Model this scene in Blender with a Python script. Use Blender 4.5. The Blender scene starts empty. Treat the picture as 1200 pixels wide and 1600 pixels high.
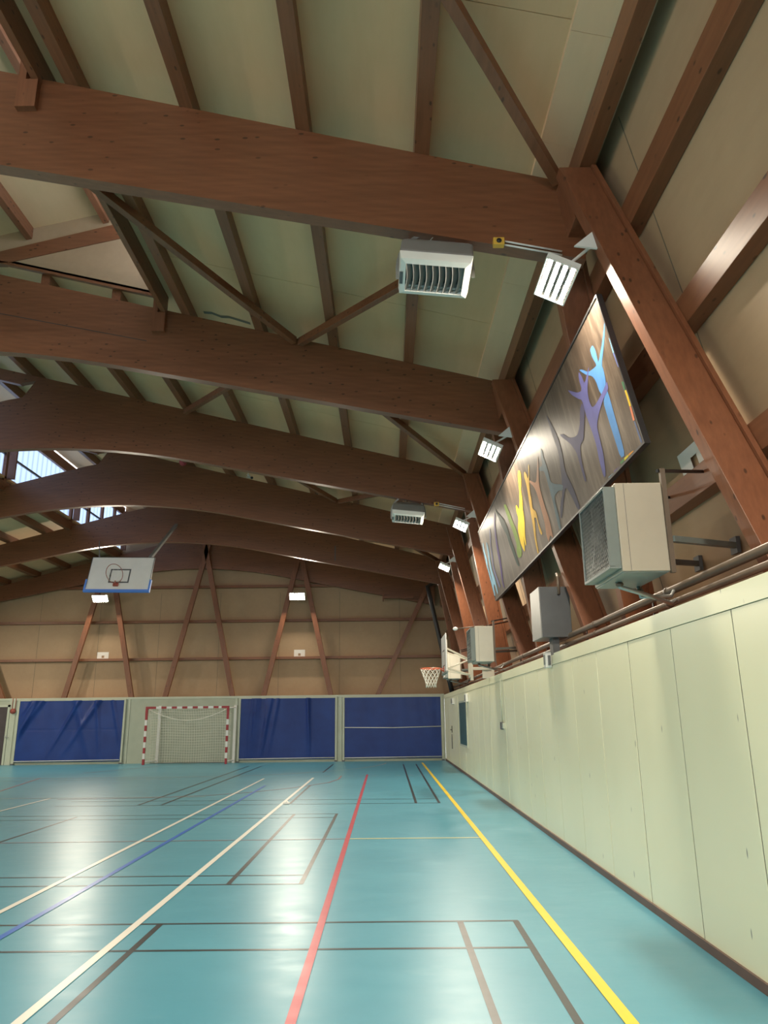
import bpy, bmesh, math, random
from mathutils import Vector, Matrix
PI = math.pi
random.seed(7)
scene = bpy.context.scene
COL = scene.collection

# ------------------------------------------------------------------ camera
PITCH = math.atan(320 / 1160); ROLL = 0.011; EYE = 1.62
cam_d = bpy.data.cameras.new('camera'); cam = bpy.data.objects.new('camera', cam_d); COL.objects.link(cam)
scene.camera = cam
cam_d.sensor_fit = 'VERTICAL'; cam_d.sensor_height = 32.0; cam_d.lens = 32.0 * 1160 / 1600
cam_d.clip_end = 200; cam_d.clip_start = 0.05
Fv = Vector((0, math.cos(PITCH), math.sin(PITCH))); R0 = Vector((1, 0, 0)); U0 = R0.cross(Fv)
Rv = math.cos(ROLL) * R0 - math.sin(ROLL) * U0; Uv = math.sin(ROLL) * R0 + math.cos(ROLL) * U0
cam.matrix_world = Matrix(((Rv.x, Uv.x, -Fv.x, 0), (Rv.y, Uv.y, -Fv.y, 0), (Rv.z, Uv.z, -Fv.z, EYE), (0, 0, 0, 1)))

# ------------------------------------------------------------------ light and exposure
scene.view_settings.view_transform = 'Standard'; scene.view_settings.look = 'None'
scene.view_settings.gamma = 1.0; scene.view_settings.use_curve_mapping = False
scene.view_settings.exposure = 0.28
LAMP = 720.0             # radiance of the lit floodlight strips
SKY_STRENGTH = 3.9
world = bpy.data.worlds.new('overcast_sky'); scene.world = world; world.use_nodes = True
wn = world.node_tree.nodes; wn['Background'].inputs[0].default_value = (0.90, 0.93, 1.0, 1)
wn['Background'].inputs[1].default_value = SKY_STRENGTH

# ------------------------------------------------------------------ materials
def newmat(name):
    m = bpy.data.materials.new(name); m.use_nodes = True
    nt = m.node_tree; b = nt.nodes['Principled BSDF']
    return m, nt, b
def N(nt, typ, **kw):
    n = nt.nodes.new(typ)
    for k, v in kw.items(): setattr(n, k, v)
    return n
def coords(nt, scale=(1, 1, 1), rot=(0, 0, 0)):
    tc = N(nt, 'ShaderNodeTexCoord'); mp = N(nt, 'ShaderNodeMapping')
    mp.inputs['Scale'].default_value = scale; mp.inputs['Rotation'].default_value = rot
    nt.links.new(tc.outputs['Object'], mp.inputs[0]); return mp.outputs[0]
def ramp(nt, fac, stops):
    r = N(nt, 'ShaderNodeValToRGB'); nt.links.new(fac, r.inputs[0])
    el = r.color_ramp.elements
    while len(el) < len(stops): el.new(0.5)
    for e, (p, c) in zip(el, stops): e.position = p; e.color = (c[0], c[1], c[2], 1)
    return r.outputs[0]
def noise(nt, vec, scale, detail=4, rough=0.55):
    n = N(nt, 'ShaderNodeTexNoise'); n.inputs['Scale'].default_value = scale
    n.inputs['Detail'].default_value = detail; n.inputs['Roughness'].default_value = rough
    nt.links.new(vec, n.inputs['Vector']); return n.outputs['Fac']
def mix(nt, fac, a, b, mode='MIX'):
    m = N(nt, 'ShaderNodeMix', data_type='RGBA', blend_type=mode)
    for s, v in ((0, fac), (6, a), (7, b)):
        if isinstance(v, (int, float)): m.inputs[s].default_value = v
        elif isinstance(v, tuple): m.inputs[s].default_value = (v[0], v[1], v[2], 1)
        else: nt.links.new(v, m.inputs[s])
    return m.outputs[2]
def bump(nt, b, h, strength=0.2, dist=0.01):
    bp = N(nt, 'ShaderNodeBump'); bp.inputs['Strength'].default_value = strength; bp.inputs['Distance'].default_value = dist
    nt.links.new(h, bp.inputs['Height']); nt.links.new(bp.outputs[0], b.inputs['Normal'])
def plain(name, col, rough=0.5, metal=0.0, var=0.12, sc=3.0):
    m, nt, b = newmat(name)
    v = coords(nt); f = noise(nt, v, sc)
    d = tuple(c * (1 - var) for c in col); l = tuple(min(1, c * (1 + var)) for c in col)
    nt.links.new(ramp(nt, f, [(0.3, d), (0.7, l)]), b.inputs['Base Color'])
    b.inputs['Roughness'].default_value = rough; b.inputs['Metallic'].default_value = metal
    return m
def wood(name, axis, dark, light, rough=0.42, lam=0.0, knots=True, lamaxis=2):
    """grain runs along axis (0 x, 1 y, 2 z)"""
    m, nt, b = newmat(name)
    s = [14.0, 14.0, 14.0]; s[axis] = 0.9
    v = coords(nt, tuple(s)); f = noise(nt, v, 1.6, 6, 0.6)
    col = ramp(nt, f, [(0.25, dark), (0.75, light)])
    s2 = [1.2, 1.2, 1.2]; s2[axis] = 0.25
    g = noise(nt, coords(nt, tuple(s2)), 1.0, 2)
    col = mix(nt, 0.35, col, ramp(nt, g, [(0.3, dark), (0.7, light)]))
    if knots:
        s3 = [11.0, 11.0, 11.0]; s3[axis] = 5.0
        vo = N(nt, 'ShaderNodeTexVoronoi', feature='F1'); vo.inputs['Scale'].default_value = 1.0
        nt.links.new(coords(nt, tuple(s3)), vo.inputs['Vector'])
        k = ramp(nt, vo.outputs['Distance'], [(0.10, (1, 1, 1)), (0.17, (0, 0, 0))])
        gate = ramp(nt, noise(nt, coords(nt, (1, 1, 1)), 0.9, 2), [(0.42, (0, 0, 0)), (0.52, (0.85, 0.85, 0.85))])
        kk = mix(nt, 1.0, k, gate, 'MULTIPLY')
        col = mix(nt, kk, col, tuple(c * 0.28 for c in dark))
    if lam > 0:
        sep = N(nt, 'ShaderNodeSeparateXYZ'); nt.links.new(coords(nt), sep.inputs[0])
        mm = N(nt, 'ShaderNodeMath', operation='PINGPONG'); mm.inputs[1].default_value = lam
        # laminations follow the 1:4 roof pitch
        ad = N(nt, 'ShaderNodeMath', operation='MULTIPLY_ADD'); ab = N(nt, 'ShaderNodeMath', operation='ABSOLUTE')
        sh = N(nt, 'ShaderNodeMath', operation='ADD'); sh.inputs[1].default_value = 7.65
        nt.links.new(sep.outputs[0], sh.inputs[0]); nt.links.new(sh.outputs[0], ab.inputs[0])
        nt.links.new(ab.outputs[0], ad.inputs[0]); ad.inputs[1].default_value = 0.22; nt.links.new(sep.outputs[2], ad.inputs[2])
        nt.links.new(ad.outputs[0], mm.inputs[0])
        ln = ramp(nt, mm.outputs[0], [(0.0, (0.72, 0.72, 0.72)), (0.08, (1, 1, 1))])
        col = mix(nt, 0.55, col, ln, 'MULTIPLY')
    nt.links.new(col, b.inputs['Base Color'])
    b.inputs['Roughness'].default_value = rough
    bump(nt, b, f, 0.12, 0.004)
    return m
def plywood(name, a, c, rough=0.6):
    m, nt, b = newmat(name)
    v = coords(nt, (0.6, 0.6, 0.6)); f = noise(nt, v, 1.0, 4, 0.6)
    v2 = coords(nt, (3.0, 0.5, 3.0)); f2 = noise(nt, v2, 3.0, 5, 0.7)
    col = ramp(nt, f, [(0.3, a), (0.7, c)])
    col = mix(nt, 0.35, col, ramp(nt, f2, [(0.3, a), (0.75, c)]))
    nt.links.new(col, b.inputs['Base Color']); b.inputs['Roughness'].default_value = rough
    return m
M = {}
WD, WL = (0.150, 0.054, 0.023), (0.270, 0.104, 0.047)
M['beam'] = wood('glulam_wood', 0, WD, WL, 0.38, lam=0.045)
M['wood_x'] = wood('stained_wood_across', 0, WD, WL)
M['wood_y'] = wood('stained_wood_lengthwise', 1, WD, WL)
M['wood_z'] = wood('stained_wood_upright', 2, (0.145, 0.050, 0.023), (0.265, 0.10, 0.046), 0.42)
M['ceil'] = plywood('ceiling_board', (0.64, 0.405, 0.215), (0.74, 0.475, 0.265))
M['ceil2'] = plywood('eave_board', (0.74, 0.49, 0.29), (0.84, 0.57, 0.35))
M['wply'] = plywood('wall_plywood', (0.36, 0.235, 0.135), (0.45, 0.305, 0.18))
M['edge'] = plain('board_joint', (0.16, 0.13, 0.09), 0.7)
M['white'] = plain('white_enamel', (0.72, 0.72, 0.68), 0.4, var=0.04)
M['cream'] = plain('cream_enamel', (0.56, 0.53, 0.44), 0.45, var=0.05)
M['beige'] = plain('beige_sheet_metal', (0.42, 0.37, 0.29), 0.45, var=0.05)
M['greygreen'] = plain('grey_green_enamel', (0.17, 0.20, 0.19), 0.4, var=0.08)
M['steel'] = plain('galvanised_steel', (0.42, 0.43, 0.42), 0.35, 0.8, var=0.15, sc=12)
M['pipe'] = plain('painted_pipe', (0.13, 0.095, 0.068), 0.4, 0.1, var=0.15)
M['black'] = plain('black_metal', (0.03, 0.03, 0.032), 0.4, 0.3)
M['darkgrey'] = plain('dark_grey_paint', (0.10, 0.105, 0.11), 0.4, 0.2)
M['casing'] = plain('grey_casing', (0.20, 0.19, 0.18), 0.45, 0.1, var=0.06)
M['louvre'] = plain('grey_louvre', (0.27, 0.27, 0.26), 0.4, 0.2, var=0.05)
M['inside'] = plain('dark_interior', (0.045, 0.045, 0.045), 0.7)
M['yellowbox'] = plain('yellow_plastic', (0.70, 0.42, 0.06), 0.4, var=0.05)
M['orange'] = plain('orange_enamel', (0.75, 0.13, 0.05), 0.35, var=0.05)
M['red'] = plain('red_paint', (0.33, 0.02, 0.03), 0.4, var=0.08)
M['goalwhite'] = plain('white_goal_paint', (0.75, 0.74, 0.72), 0.35, var=0.04)
M['net'] = plain('white_net_cord', (0.72, 0.70, 0.62), 0.8, var=0.05)
M['paper'] = plain('white_paper', (0.78, 0.76, 0.72), 0.8, var=0.04)
M['pad'] = plain('blue_padding', (0.10, 0.24, 0.72), 0.5, var=0.05)
M['rust'] = plain('rusty_red_paint', (0.30, 0.07, 0.05), 0.6, var=0.25, sc=20)
M['skirt'] = plain('brown_skirting', (0.12, 0.065, 0.05), 0.5)
M['ball'] = plain('red_rubber', (0.45, 0.06, 0.07), 0.5)
M['doorleaf'] = plain('dark_brown_door', (0.055, 0.04, 0.045), 0.45)
M['frost'] = plain('dark_teal_glass', (0.03, 0.085, 0.09), 0.45, var=0.1)
# vinyl mats
m, nt, b = newmat('blue_vinyl'); f = noise(nt, coords(nt), 1.4, 3)
nt.links.new(ramp(nt, f, [(0.3, (0.010, 0.034, 0.19)), (0.7, (0.014, 0.048, 0.24))]), b.inputs['Base Color'])
b.inputs['Roughness'].default_value = 0.42; b.inputs['Specular IOR Level'].default_value = 0.35; M['vinyl'] = m
# green painted panels with scuffs
m, nt, b = newmat('pale_green_paint')
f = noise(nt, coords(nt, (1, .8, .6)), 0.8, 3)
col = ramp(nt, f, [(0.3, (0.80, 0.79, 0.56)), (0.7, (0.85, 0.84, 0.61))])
vo = N(nt, 'ShaderNodeTexVoronoi', feature='F1'); vo.inputs['Scale'].default_value = 1.0
nt.links.new(coords(nt, (1, 6.0, 1.6)), vo.inputs['Vector'])
col = mix(nt, ramp(nt, vo.outputs['Distance'], [(0.03, (0.8, 0.8, 0.8)), (0.06, (0, 0, 0))]), col, (0.12, 0.11, 0.09))
nt.links.new(col, b.inputs['Base Color'])
b.inputs['Roughness'].default_value = 0.28
M['green'] = m
M['greenfar_shaded'] = plain('pale_green_far_wall_shaded', (0.42, 0.45, 0.36), 0.4, var=0.05)  # same green paint, with the far wall's shade put into the colour
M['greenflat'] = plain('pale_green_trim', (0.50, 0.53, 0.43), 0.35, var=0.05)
# court floor
def floormat(name, dark, light, var=True):
    m, nt, b = newmat(name)
    f = noise(nt, coords(nt), 0.45, 4, 0.6)
    col = ramp(nt, f, [(0.3, dark), (0.7, light)])
    if var:
        s = noise(nt, coords(nt, (1.0, 1.6, 1), (0, 0, 0.5)), 1.3, 3, 0.6)
        col = mix(nt, ramp(nt, s, [(0.62, (0, 0, 0)), (0.80, (0.22,) * 3)]), col, (0.28, 0.50, 0.56))
    nt.links.new(col, b.inputs['Base Color'])
    nt.links.new(ramp(nt, noise(nt, coords(nt, (1.5, 3, 1)), 1.5, 5, 0.7), [(0.3, (0.31,) * 3), (0.7, (0.37,) * 3)]), b.inputs['Roughness'])
    b.inputs['IOR'].default_value = 1.5
    return m
M['floor'] = floormat('teal_sports_floor', (0.068, 0.255, 0.345), (0.085, 0.30, 0.395))
for k, c in dict(f_white=(0.74, 0.72, 0.66), f_yellow=(0.80, 0.56, 0.03), f_red=(0.42, 0.05, 0.075), f_black=(0.03, 0.035, 0.04),
                 f_blue=(0.03, 0.13, 0.50), f_cream=(0.60, 0.58, 0.32), f_rust=(0.30, 0.12, 0.13), f_sand=(0.45, 0.42, 0.36)).items():
    M[k] = floormat(k.replace('f_', '') + '_court_line', tuple(x * 0.93 for x in c), c, False)
# mural ground: brushed bronze brown
m, nt, b = newmat('bronze_brown_mural_ground')
f = noise(nt, coords(nt, (1, 5.0, 0.9)), 1.3, 6, 0.7); f2 = noise(nt, coords(nt, (1, 1.6, 1.0)), 0.9, 4)
col = ramp(nt, f, [(0.25, (0.028, 0.019, 0.014)), (0.50, (0.075, 0.053, 0.038)), (0.74, (0.20, 0.155, 0.115))])
col = mix(nt, 0.35, col, ramp(nt, f2, [(0.35, (0.04, 0.029, 0.022)), (0.7, (0.14, 0.105, 0.078))]))
nt.links.new(col, b.inputs['Base Color']); b.inputs['Roughness'].default_value = 0.5; b.inputs['Metallic'].default_value = 0.0; b.inputs['Specular IOR Level'].default_value = 0.15
M['mural'] = m
# lamp strips, roof glazing
m, nt, b = newmat('lit_lamp_strip'); b.inputs['Base Color'].default_value = (1, 1, 1, 1)
b.inputs['Emission Color'].default_value = (1.0, 0.89, 0.71, 1); b.inputs['Emission Strength'].default_value = LAMP; M['lit'] = m
def glazing(name, t, rib):
    m, nt, b = newmat(name); nt.nodes.remove(b)
    out = nt.nodes['Material Output']; tr = N(nt, 'ShaderNodeBsdfTransparent'); tl = N(nt, 'ShaderNodeBsdfTranslucent'); mx = N(nt, 'ShaderNodeMixShader')
    sep = N(nt, 'ShaderNodeSeparateXYZ'); nt.links.new(coords(nt), sep.inputs[0])
    pp = N(nt, 'ShaderNodeMath', operation='PINGPONG'); pp.inputs[1].default_value = 0.16; nt.links.new(sep.outputs[rib], pp.inputs[0])
    c = ramp(nt, pp.outputs[0], [(0.0, tuple(v * .80 for v in t)), (0.08, t)])
    nt.links.new(c, tl.inputs[0]); nt.links.new(c, tr.inputs[0]); mx.inputs[0].default_value = 0.6
    nt.links.new(tr.outputs[0], mx.inputs[1]); nt.links.new(tl.outputs[0], mx.inputs[2]); nt.links.new(mx.outputs[0], out.inputs[0])
    return m
M['glaze'] = glazing('ribbed_translucent_glazing', (0.46, 0.54, 0.66), 1)
M['glass'] = glazing('frosted_window_glass', (0.86, 0.92, 0.97), 0)

# ------------------------------------------------------------------ mesh helpers
class MB:
    def __init__(self): self.v = []; self.f = []; self.mi = []; self.mats = []; self.smooth = []
    def mid(self, m):
        if m not in self.mats: self.mats.append(m)
        return self.mats.index(m)
    def add(self, vs, fs, mat, smooth=False):
        o = len(self.v); self.v += [tuple(p) for p in vs]; k = self.mid(mat)
        for f in fs: self.f.append(tuple(i + o for i in f)); self.mi.append(k); self.smooth.append(smooth)
        return self
    def hexa(self, p, mat):   # 8 corners: bottom loop 4, top loop 4
        return self.add(p, [(0, 3, 2, 1), (4, 5, 6, 7), (0, 1, 5, 4), (1, 2, 6, 5), (2, 3, 7, 6), (3, 0, 4, 7)], mat)
    def box(self, x0, x1, y0, y1, z0, z1, mat):
        return self.hexa([(x0, y0, z0), (x1, y0, z0), (x1, y1, z0), (x0, y1, z0), (x0, y0, z1), (x1, y0, z1), (x1, y1, z1), (x0, y1, z1)], mat)
    def prism(self, poly, axis, a, b, mat):
        """poly: 2-D points in the other two axes (in xyz order), extruded along axis from a to b"""
        def mk(p, t):
            q = [p[0], p[1]]; q.insert(axis, t); return q
        n = len(poly); vs = [mk(p, a) for p in poly] + [mk(p, b) for p in poly]
        fs = [tuple(range(n)), tuple(range(2 * n - 1, n - 1, -1))] + [(i, i + n, (i + 1) % n + n, (i + 1) % n) for i in range(n)]
        return self.add(vs, fs, mat)
    def bar(self, p, q, w, h, mat, up=(0, 0, 1)):
        p = Vector(p); q = Vector(q); d = (q - p).normalized(); s = d.cross(Vector(up))
        if s.length < 1e-4: s = d.cross(Vector((1, 0, 0)))
        s.normalize(); u = s.cross(d).normalized()
        c = []
        for e in (p, q): c += [e - s * w / 2 - u * h / 2, e + s * w / 2 - u * h / 2, e + s * w / 2 + u * h / 2, e - s * w / 2 + u * h / 2]
        return self.add(c, [(0, 3, 2, 1), (4, 5, 6, 7), (0, 1, 5, 4), (1, 2, 6, 5), (2, 3, 7, 6), (3, 0, 4, 7)], mat)
    def tube(self, pts, r, mat, seg=12, cap=True, close=False):
        pts = [Vector(p) for p in pts]; n = len(pts); vs = []; prev = None
        for i, p in enumerate(pts):
            if close: d = (pts[(i + 1) % n] - pts[i - 1]).normalized()
            else: d = (pts[min(i + 1, n - 1)] - pts[max(i - 1, 0)]).normalized()
            if prev is None:
                a = d.cross(Vector((0, 0, 1)));
                if a.length < 1e-3: a = d.cross(Vector((1, 0, 0)))
            else: a = prev - d * prev.dot(d)
            a.normalize(); prev = a; b2 = d.cross(a)
            rr = r[i] if isinstance(r, (list, tuple)) else r
            for k in range(seg):
                t = 2 * PI * k / seg; vs.append(p + a * (math.cos(t) * rr) + b2 * (math.sin(t) * rr))
        fs = []
        for i in range(n if close else n - 1):
            j = (i + 1) % n
            for k in range(seg): fs.append((i * seg + k, i * seg + (k + 1) % seg, j * seg + (k + 1) % seg, j * seg + k))
        if cap and not close: fs += [tuple(range(seg))[::-1], tuple((n - 1) * seg + k for k in range(seg))]
        return self.add(vs, fs, mat, True)
    def ball(self, c, r, mat, sz=(1, 1, 1), seg=20, rings=12):
        vs = []; fs = []
        for i in range(rings + 1):
            a = PI * i / rings
            for k in range(seg):
                t = 2 * PI * k / seg
                vs.append((c[0] + r * sz[0] * math.sin(a) * math.cos(t), c[1] + r * sz[1] * math.sin(a) * math.sin(t), c[2] + r * sz[2] * math.cos(a)))
        for i in range(rings):
            for k in range(seg): fs.append((i * seg + k, (i + 1) * seg + k, (i + 1) * seg + (k + 1) % seg, i * seg + (k + 1) % seg))
        return self.add(vs, fs, mat, True)
    def build(self, name, parent=None, bevel=0.0, matrix=None):
        me = bpy.data.meshes.new(name); vs = self.v
        if matrix is not None: vs = [matrix @ Vector(p) for p in vs]
        me.from_pydata([tuple(p) for p in vs], [], self.f)
        for k in self.mats: me.materials.append(M[k])
        for p, k, s in zip(me.polygons, self.mi, self.smooth): p.material_index = k; p.use_smooth = s
        bm = bmesh.new(); bm.from_mesh(me)
        bmesh.ops.remove_doubles(bm, verts=bm.verts, dist=1e-5)
        bmesh.ops.recalc_face_normals(bm, faces=bm.faces); bm.to_mesh(me); bm.free(); me.update()
        o = bpy.data.objects.new(name, me); COL.objects.link(o)
        if bevel:
            md = o.modifiers.new('bevel', 'BEVEL'); md.width = bevel; md.segments = 2; md.limit_method = 'ANGLE'; md.angle_limit = 0.7
        if parent is not None:
            o.parent = parent; o.matrix_parent_inverse = parent.matrix_basis.inverted()
        return o
def empty(name, loc): 
    o = bpy.data.objects.new(name, None); COL.objects.link(o); o.location = loc; o.empty_display_size = 0.2; return o
def tag(o, label, cat, group=None):
    o['label'] = label; o['category'] = cat
    if group: o['group'] = group
    return o
def structure(o, label=None):
    o['kind'] = 'structure'
    if label: o['label'] = label; o['category'] = 'building part'
    return o
def copy_thing(root, loc):
    """copy a thing with its parts and their sub-parts to a new place"""
    r = root.copy(); COL.objects.link(r); r.location = loc
    for ch in [o for o in bpy.data.objects if o.parent == root]:
        c = ch.copy(); COL.objects.link(c); c.parent = r
        for g in [o for o in bpy.data.objects if o.parent == ch]:
            d = g.copy(); COL.objects.link(d); d.parent = c
    return r
MURAL = {
 'blue': [(6.03, 5.053), (6.08, 4.986), (6.2, 4.906), (6.39, 4.796), (6.38, 4.744), (6.41, 4.644), (6.47, 4.6), (6.44, 4.536), (6.46, 4.325), (6.48, 4.117), (6.51, 3.938), (6.63, 3.95), (6.63, 4.161), (6.63, 4.386), (6.62, 4.517), (6.52, 4.558), (6.63, 4.609), (6.64, 4.755), (6.69, 4.831), (6.82, 4.902), (6.98, 5.037), (6.89, 4.999), (6.75, 4.899), (6.58, 4.862), (6.5, 4.85), (6.55, 4.965), (6.54, 5.039), (6.45, 5.04), (6.42, 4.975), (6.44, 4.885), (6.45, 4.845), (6.22, 4.942), (6.11, 5.006)],
 'violet': [(6.38, 4.631), (6.41, 4.558), (6.59, 4.543), (6.79, 4.492), (6.96, 4.419), (6.99, 4.288), (7.02, 4.134), (7.12, 3.95), (7.2, 3.939), (7.18, 4.127), (7.13, 4.278), (7.14, 4.48), (7.16, 4.635), (7.14, 4.775), (7.25, 4.841), (7.38, 4.936), (7.47, 5.043), (7.34, 4.964), (7.2, 4.882), (7.06, 4.846), (7.05, 4.976), (6.99, 5.028), (6.95, 4.943), (6.94, 4.857), (6.68, 4.943), (6.76, 4.891), (6.92, 4.784), (6.96, 4.692), (6.94, 4.601), (6.83, 4.583), (6.62, 4.594), (6.46, 4.617)],
 'indigo': [(7.16, 4.757), (7.15, 4.669), (7.31, 4.547), (7.44, 4.45), (7.6, 4.442), (7.69, 4.32), (7.73, 4.073), (7.79, 4.091), (7.78, 4.31), (7.77, 4.434), (7.9, 4.584), (8.09, 4.722), (8.16, 4.793), (8.01, 4.736), (7.89, 4.644), (7.69, 4.574), (7.56, 4.558), (7.41, 4.615), (7.28, 4.727)],
 'purplegrey': [(8.44, 5.175), (8.35, 5.026), (8.28, 4.874), (8.25, 4.753), (8.26, 4.6), (8.35, 4.403), (8.3, 4.289), (8.22, 4.113), (8.2, 3.885), (8.31, 3.918), (8.38, 4.101), (8.48, 4.253), (8.66, 4.187), (9.0, 3.998), (9.06, 4.014), (8.93, 4.141), (8.69, 4.231), (8.54, 4.393), (8.45, 4.532), (8.39, 4.659), (8.42, 4.844), (8.43, 4.969)],
 'greyblue': [(9.04, 4.947), (9.0, 4.882), (9.05, 4.835), (9.02, 4.732), (9.02, 4.6), (9.04, 4.492), (8.91, 4.418), (8.57, 4.305), (8.64, 4.252), (8.83, 4.306), (9.05, 4.304), (9.09, 4.227), (9.11, 4.04), (9.17, 3.866), (9.26, 3.85), (9.24, 4.063), (9.19, 4.266), (9.18, 4.406), (9.17, 4.573), (9.18, 4.681), (9.37, 4.746), (9.4, 4.796), (9.17, 4.757), (9.15, 4.859), (9.1, 4.918)],
 'salmon': [(9.26, 4.935), (9.33, 4.841), (9.44, 4.755), (9.58, 4.639), (9.61, 4.524), (9.61, 4.334), (9.57, 4.125), (9.63, 3.89), (9.64, 3.838), (9.72, 3.963), (9.87, 3.919), (9.89, 3.856), (9.94, 3.988), (9.84, 4.156), (9.82, 4.368), (9.81, 4.571), (9.88, 4.692), (10.06, 4.819), (9.99, 4.818), (9.76, 4.703), (9.66, 4.704), (9.51, 4.794), (9.39, 4.862)],
 'orange': [(10.11, 4.988), (10.06, 4.921), (10.07, 4.865), (9.97, 4.892), (9.89, 4.979), (9.81, 5.007), (9.82, 4.956), (10.0, 4.844), (10.15, 4.704), (10.19, 4.573), (10.27, 4.481), (10.12, 4.396), (10.13, 4.328), (10.16, 4.211), (10.1, 4.07), (10.19, 4.065), (10.24, 4.132), (10.19, 4.317), (10.3, 4.359), (10.37, 4.265), (10.51, 4.113), (10.61, 3.862), (10.68, 3.862), (10.64, 4.071), (10.5, 4.299), (10.41, 4.493), (10.3, 4.678), (10.23, 4.83), (10.24, 4.952), (10.18, 4.996)],
 'yellow': [(10.48, 5.132), (10.34, 5.073), (10.49, 4.942), (10.65, 4.857), (10.68, 4.747), (10.8, 4.66), (10.9, 4.478), (11.12, 4.305), (11.22, 4.161), (11.29, 4.161), (11.21, 4.341), (11.32, 4.198), (11.44, 4.087), (11.51, 4.181), (11.57, 4.288), (11.5, 4.477), (11.26, 4.604), (11.27, 4.715), (11.21, 4.793), (11.13, 4.778), (11.07, 4.675), (10.88, 4.774), (10.68, 4.944), (10.62, 5.043)],
 'green': [(12.04, 5.047), (11.85, 4.999), (11.78, 4.855), (11.71, 4.682), (11.61, 4.486), (11.6, 4.316), (11.61, 4.154), (11.76, 4.089), (11.99, 4.11), (12.01, 4.228), (11.85, 4.305), (11.88, 4.525), (11.96, 4.745), (12.01, 4.904)],
 'teal': [(12.81, 5.206), (12.64, 5.065), (12.35, 4.894), (12.21, 4.696), (12.2, 4.544), (12.12, 4.322), (12.07, 4.084), (12.06, 3.983), (12.22, 4.042), (12.29, 4.215), (12.4, 4.474), (12.42, 4.628), (12.61, 4.796), (12.7, 4.974)],
 'purple': [(12.86, 5.17), (12.95, 5.07), (13.14, 4.994), (13.26, 4.835), (13.39, 4.642), (13.44, 4.43), (13.59, 4.223), (13.78, 4.051), (13.79, 3.924), (13.89, 3.957), (13.84, 4.141), (13.68, 4.353), (13.61, 4.579), (13.44, 4.829), (13.25, 5.023)],
 'mauve': [(13.72, 5.079), (13.73, 4.982), (14.03, 4.803), (14.1, 4.653), (14.3, 4.445), (14.27, 4.271), (14.13, 4.032), (14.26, 3.988), (14.38, 4.142), (14.46, 4.391), (14.3, 4.611), (14.11, 4.822), (13.89, 5.022)],
 'sky1': [(14.84, 5.044), (14.78, 5.01), (14.88, 4.875), (14.84, 4.691), (14.94, 4.536), (14.9, 4.354), (14.88, 4.161), (14.92, 3.961), (15.05, 3.966), (15.15, 4.084), (15.09, 4.354), (15.15, 4.526), (15.0, 4.707), (15.0, 4.883)],
 'sky2': [(14.46, 4.954), (14.36, 4.927), (14.38, 4.798), (14.52, 4.59), (14.6, 4.417), (14.51, 4.232), (14.55, 3.952), (14.68, 3.941), (14.7, 4.197), (15.15, 4.015), (15.27, 4.052), (14.85, 4.225), (14.78, 4.487), (14.61, 4.711)],
 's_c1': [(6.05, 4.899), (6.01, 4.881), (6.03, 4.746), (6.07, 4.756)],
 's_c2': [(6.07, 4.753), (6.03, 4.74), (6.01, 4.594), (6.06, 4.618)],
 's_g': [(6.09, 4.48), (6.04, 4.463), (6.06, 4.389), (6.09, 4.405)],
 's_y': [(6.08, 4.393), (6.04, 4.38), (6.05, 4.231), (6.09, 4.244)],
 's_o': [(6.09, 4.241), (6.05, 4.227), (6.07, 4.109), (6.11, 4.115)],
 's_b': [(6.1, 4.105), (6.07, 4.096), (6.06, 3.864), (6.1, 3.875)],
 'b_o': [(6.42, 3.918), (6.3, 3.908), (6.3, 3.874), (6.44, 3.875)],
 'b_y': [(6.55, 3.923), (6.43, 3.918), (6.45, 3.877), (6.56, 3.867)],
 'b_g': [(6.67, 3.928), (6.56, 3.923), (6.57, 3.87), (6.68, 3.878)],
 'b_p': [(6.88, 3.909), (6.71, 3.898), (6.72, 3.874), (6.9, 3.871)],
 'b_c': [(7.06, 3.907), (6.91, 3.897), (6.94, 3.872), (7.09, 3.871)],
}
# ------------------------------------------------------------------ hall dimensions
XC = -7.65                       # ridge line
def mir(x): return 2 * XC - x
S = 4.68; YF = [6.4 + S * i for i in range(6)]; YF[5] = 29.93
Y0, Y1 = -7.5, 30.3              # hall length
GX = 2.26; GZ = 2.42             # face and height of the green panels
K = 0.204
def wx(x0, z): return x0 - K * (z - 2.45)         # sloping side wall planes
def zr(x): return 7.57 - 0.25 * x                 # right roof slope (underside of boards)
def zl_far(x): return 9.25 + 0.26 * (x - XC)      # left slope beyond the gable
def zl_near(x): return 9.48 + 0.24 * (x - XC)     # left slope this side of the gable
YG = YF[1] + 0.03                # gable between the two roof sections
XR, XL = -3.72, -10.95           # edges of the two raised slopes

# ------------------------------------------------------------------ floor with its painted lines (one surface)
fl = MB(); fl.box(-18.6, 3.6, Y0, Y1, -0.15, 0, 'floor')
lay = [0.0012]
def line(x0, y0, x1, y1, w, mat):
    a = Vector((x0, y0)); b = Vector((x1, y1)); d = (b - a).normalized(); s = Vector((-d.y, d.x)) * w / 2
    z = lay[0]; lay[0] += 0.00008
    fl.add([(a.x - s.x, a.y - s.y, z), (b.x - s.x, b.y - s.y, z), (b.x + s.x, b.y + s.y, z), (a.x + s.x, a.y + s.y, z)], [(0, 1, 2, 3)], mat)
def curve(pts, w, mat):
    z = lay[0]; lay[0] += 0.00008; n = len(pts); vs = []
    for i, p in enumerate(pts):
        a = Vector(pts[max(i - 1, 0)]); b = Vector(pts[min(i + 1, n - 1)]); d = (b - a).normalized(); s = Vector((-d.y, d.x)) * w / 2
        vs += [(p[0] - s.x, p[1] - s.y, z), (p[0] + s.x, p[1] + s.y, z)]
    fl.add(vs, [(2 * i, 2 * i + 1, 2 * i + 3, 2 * i + 2) for i in range(n - 1)], mat)
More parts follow.
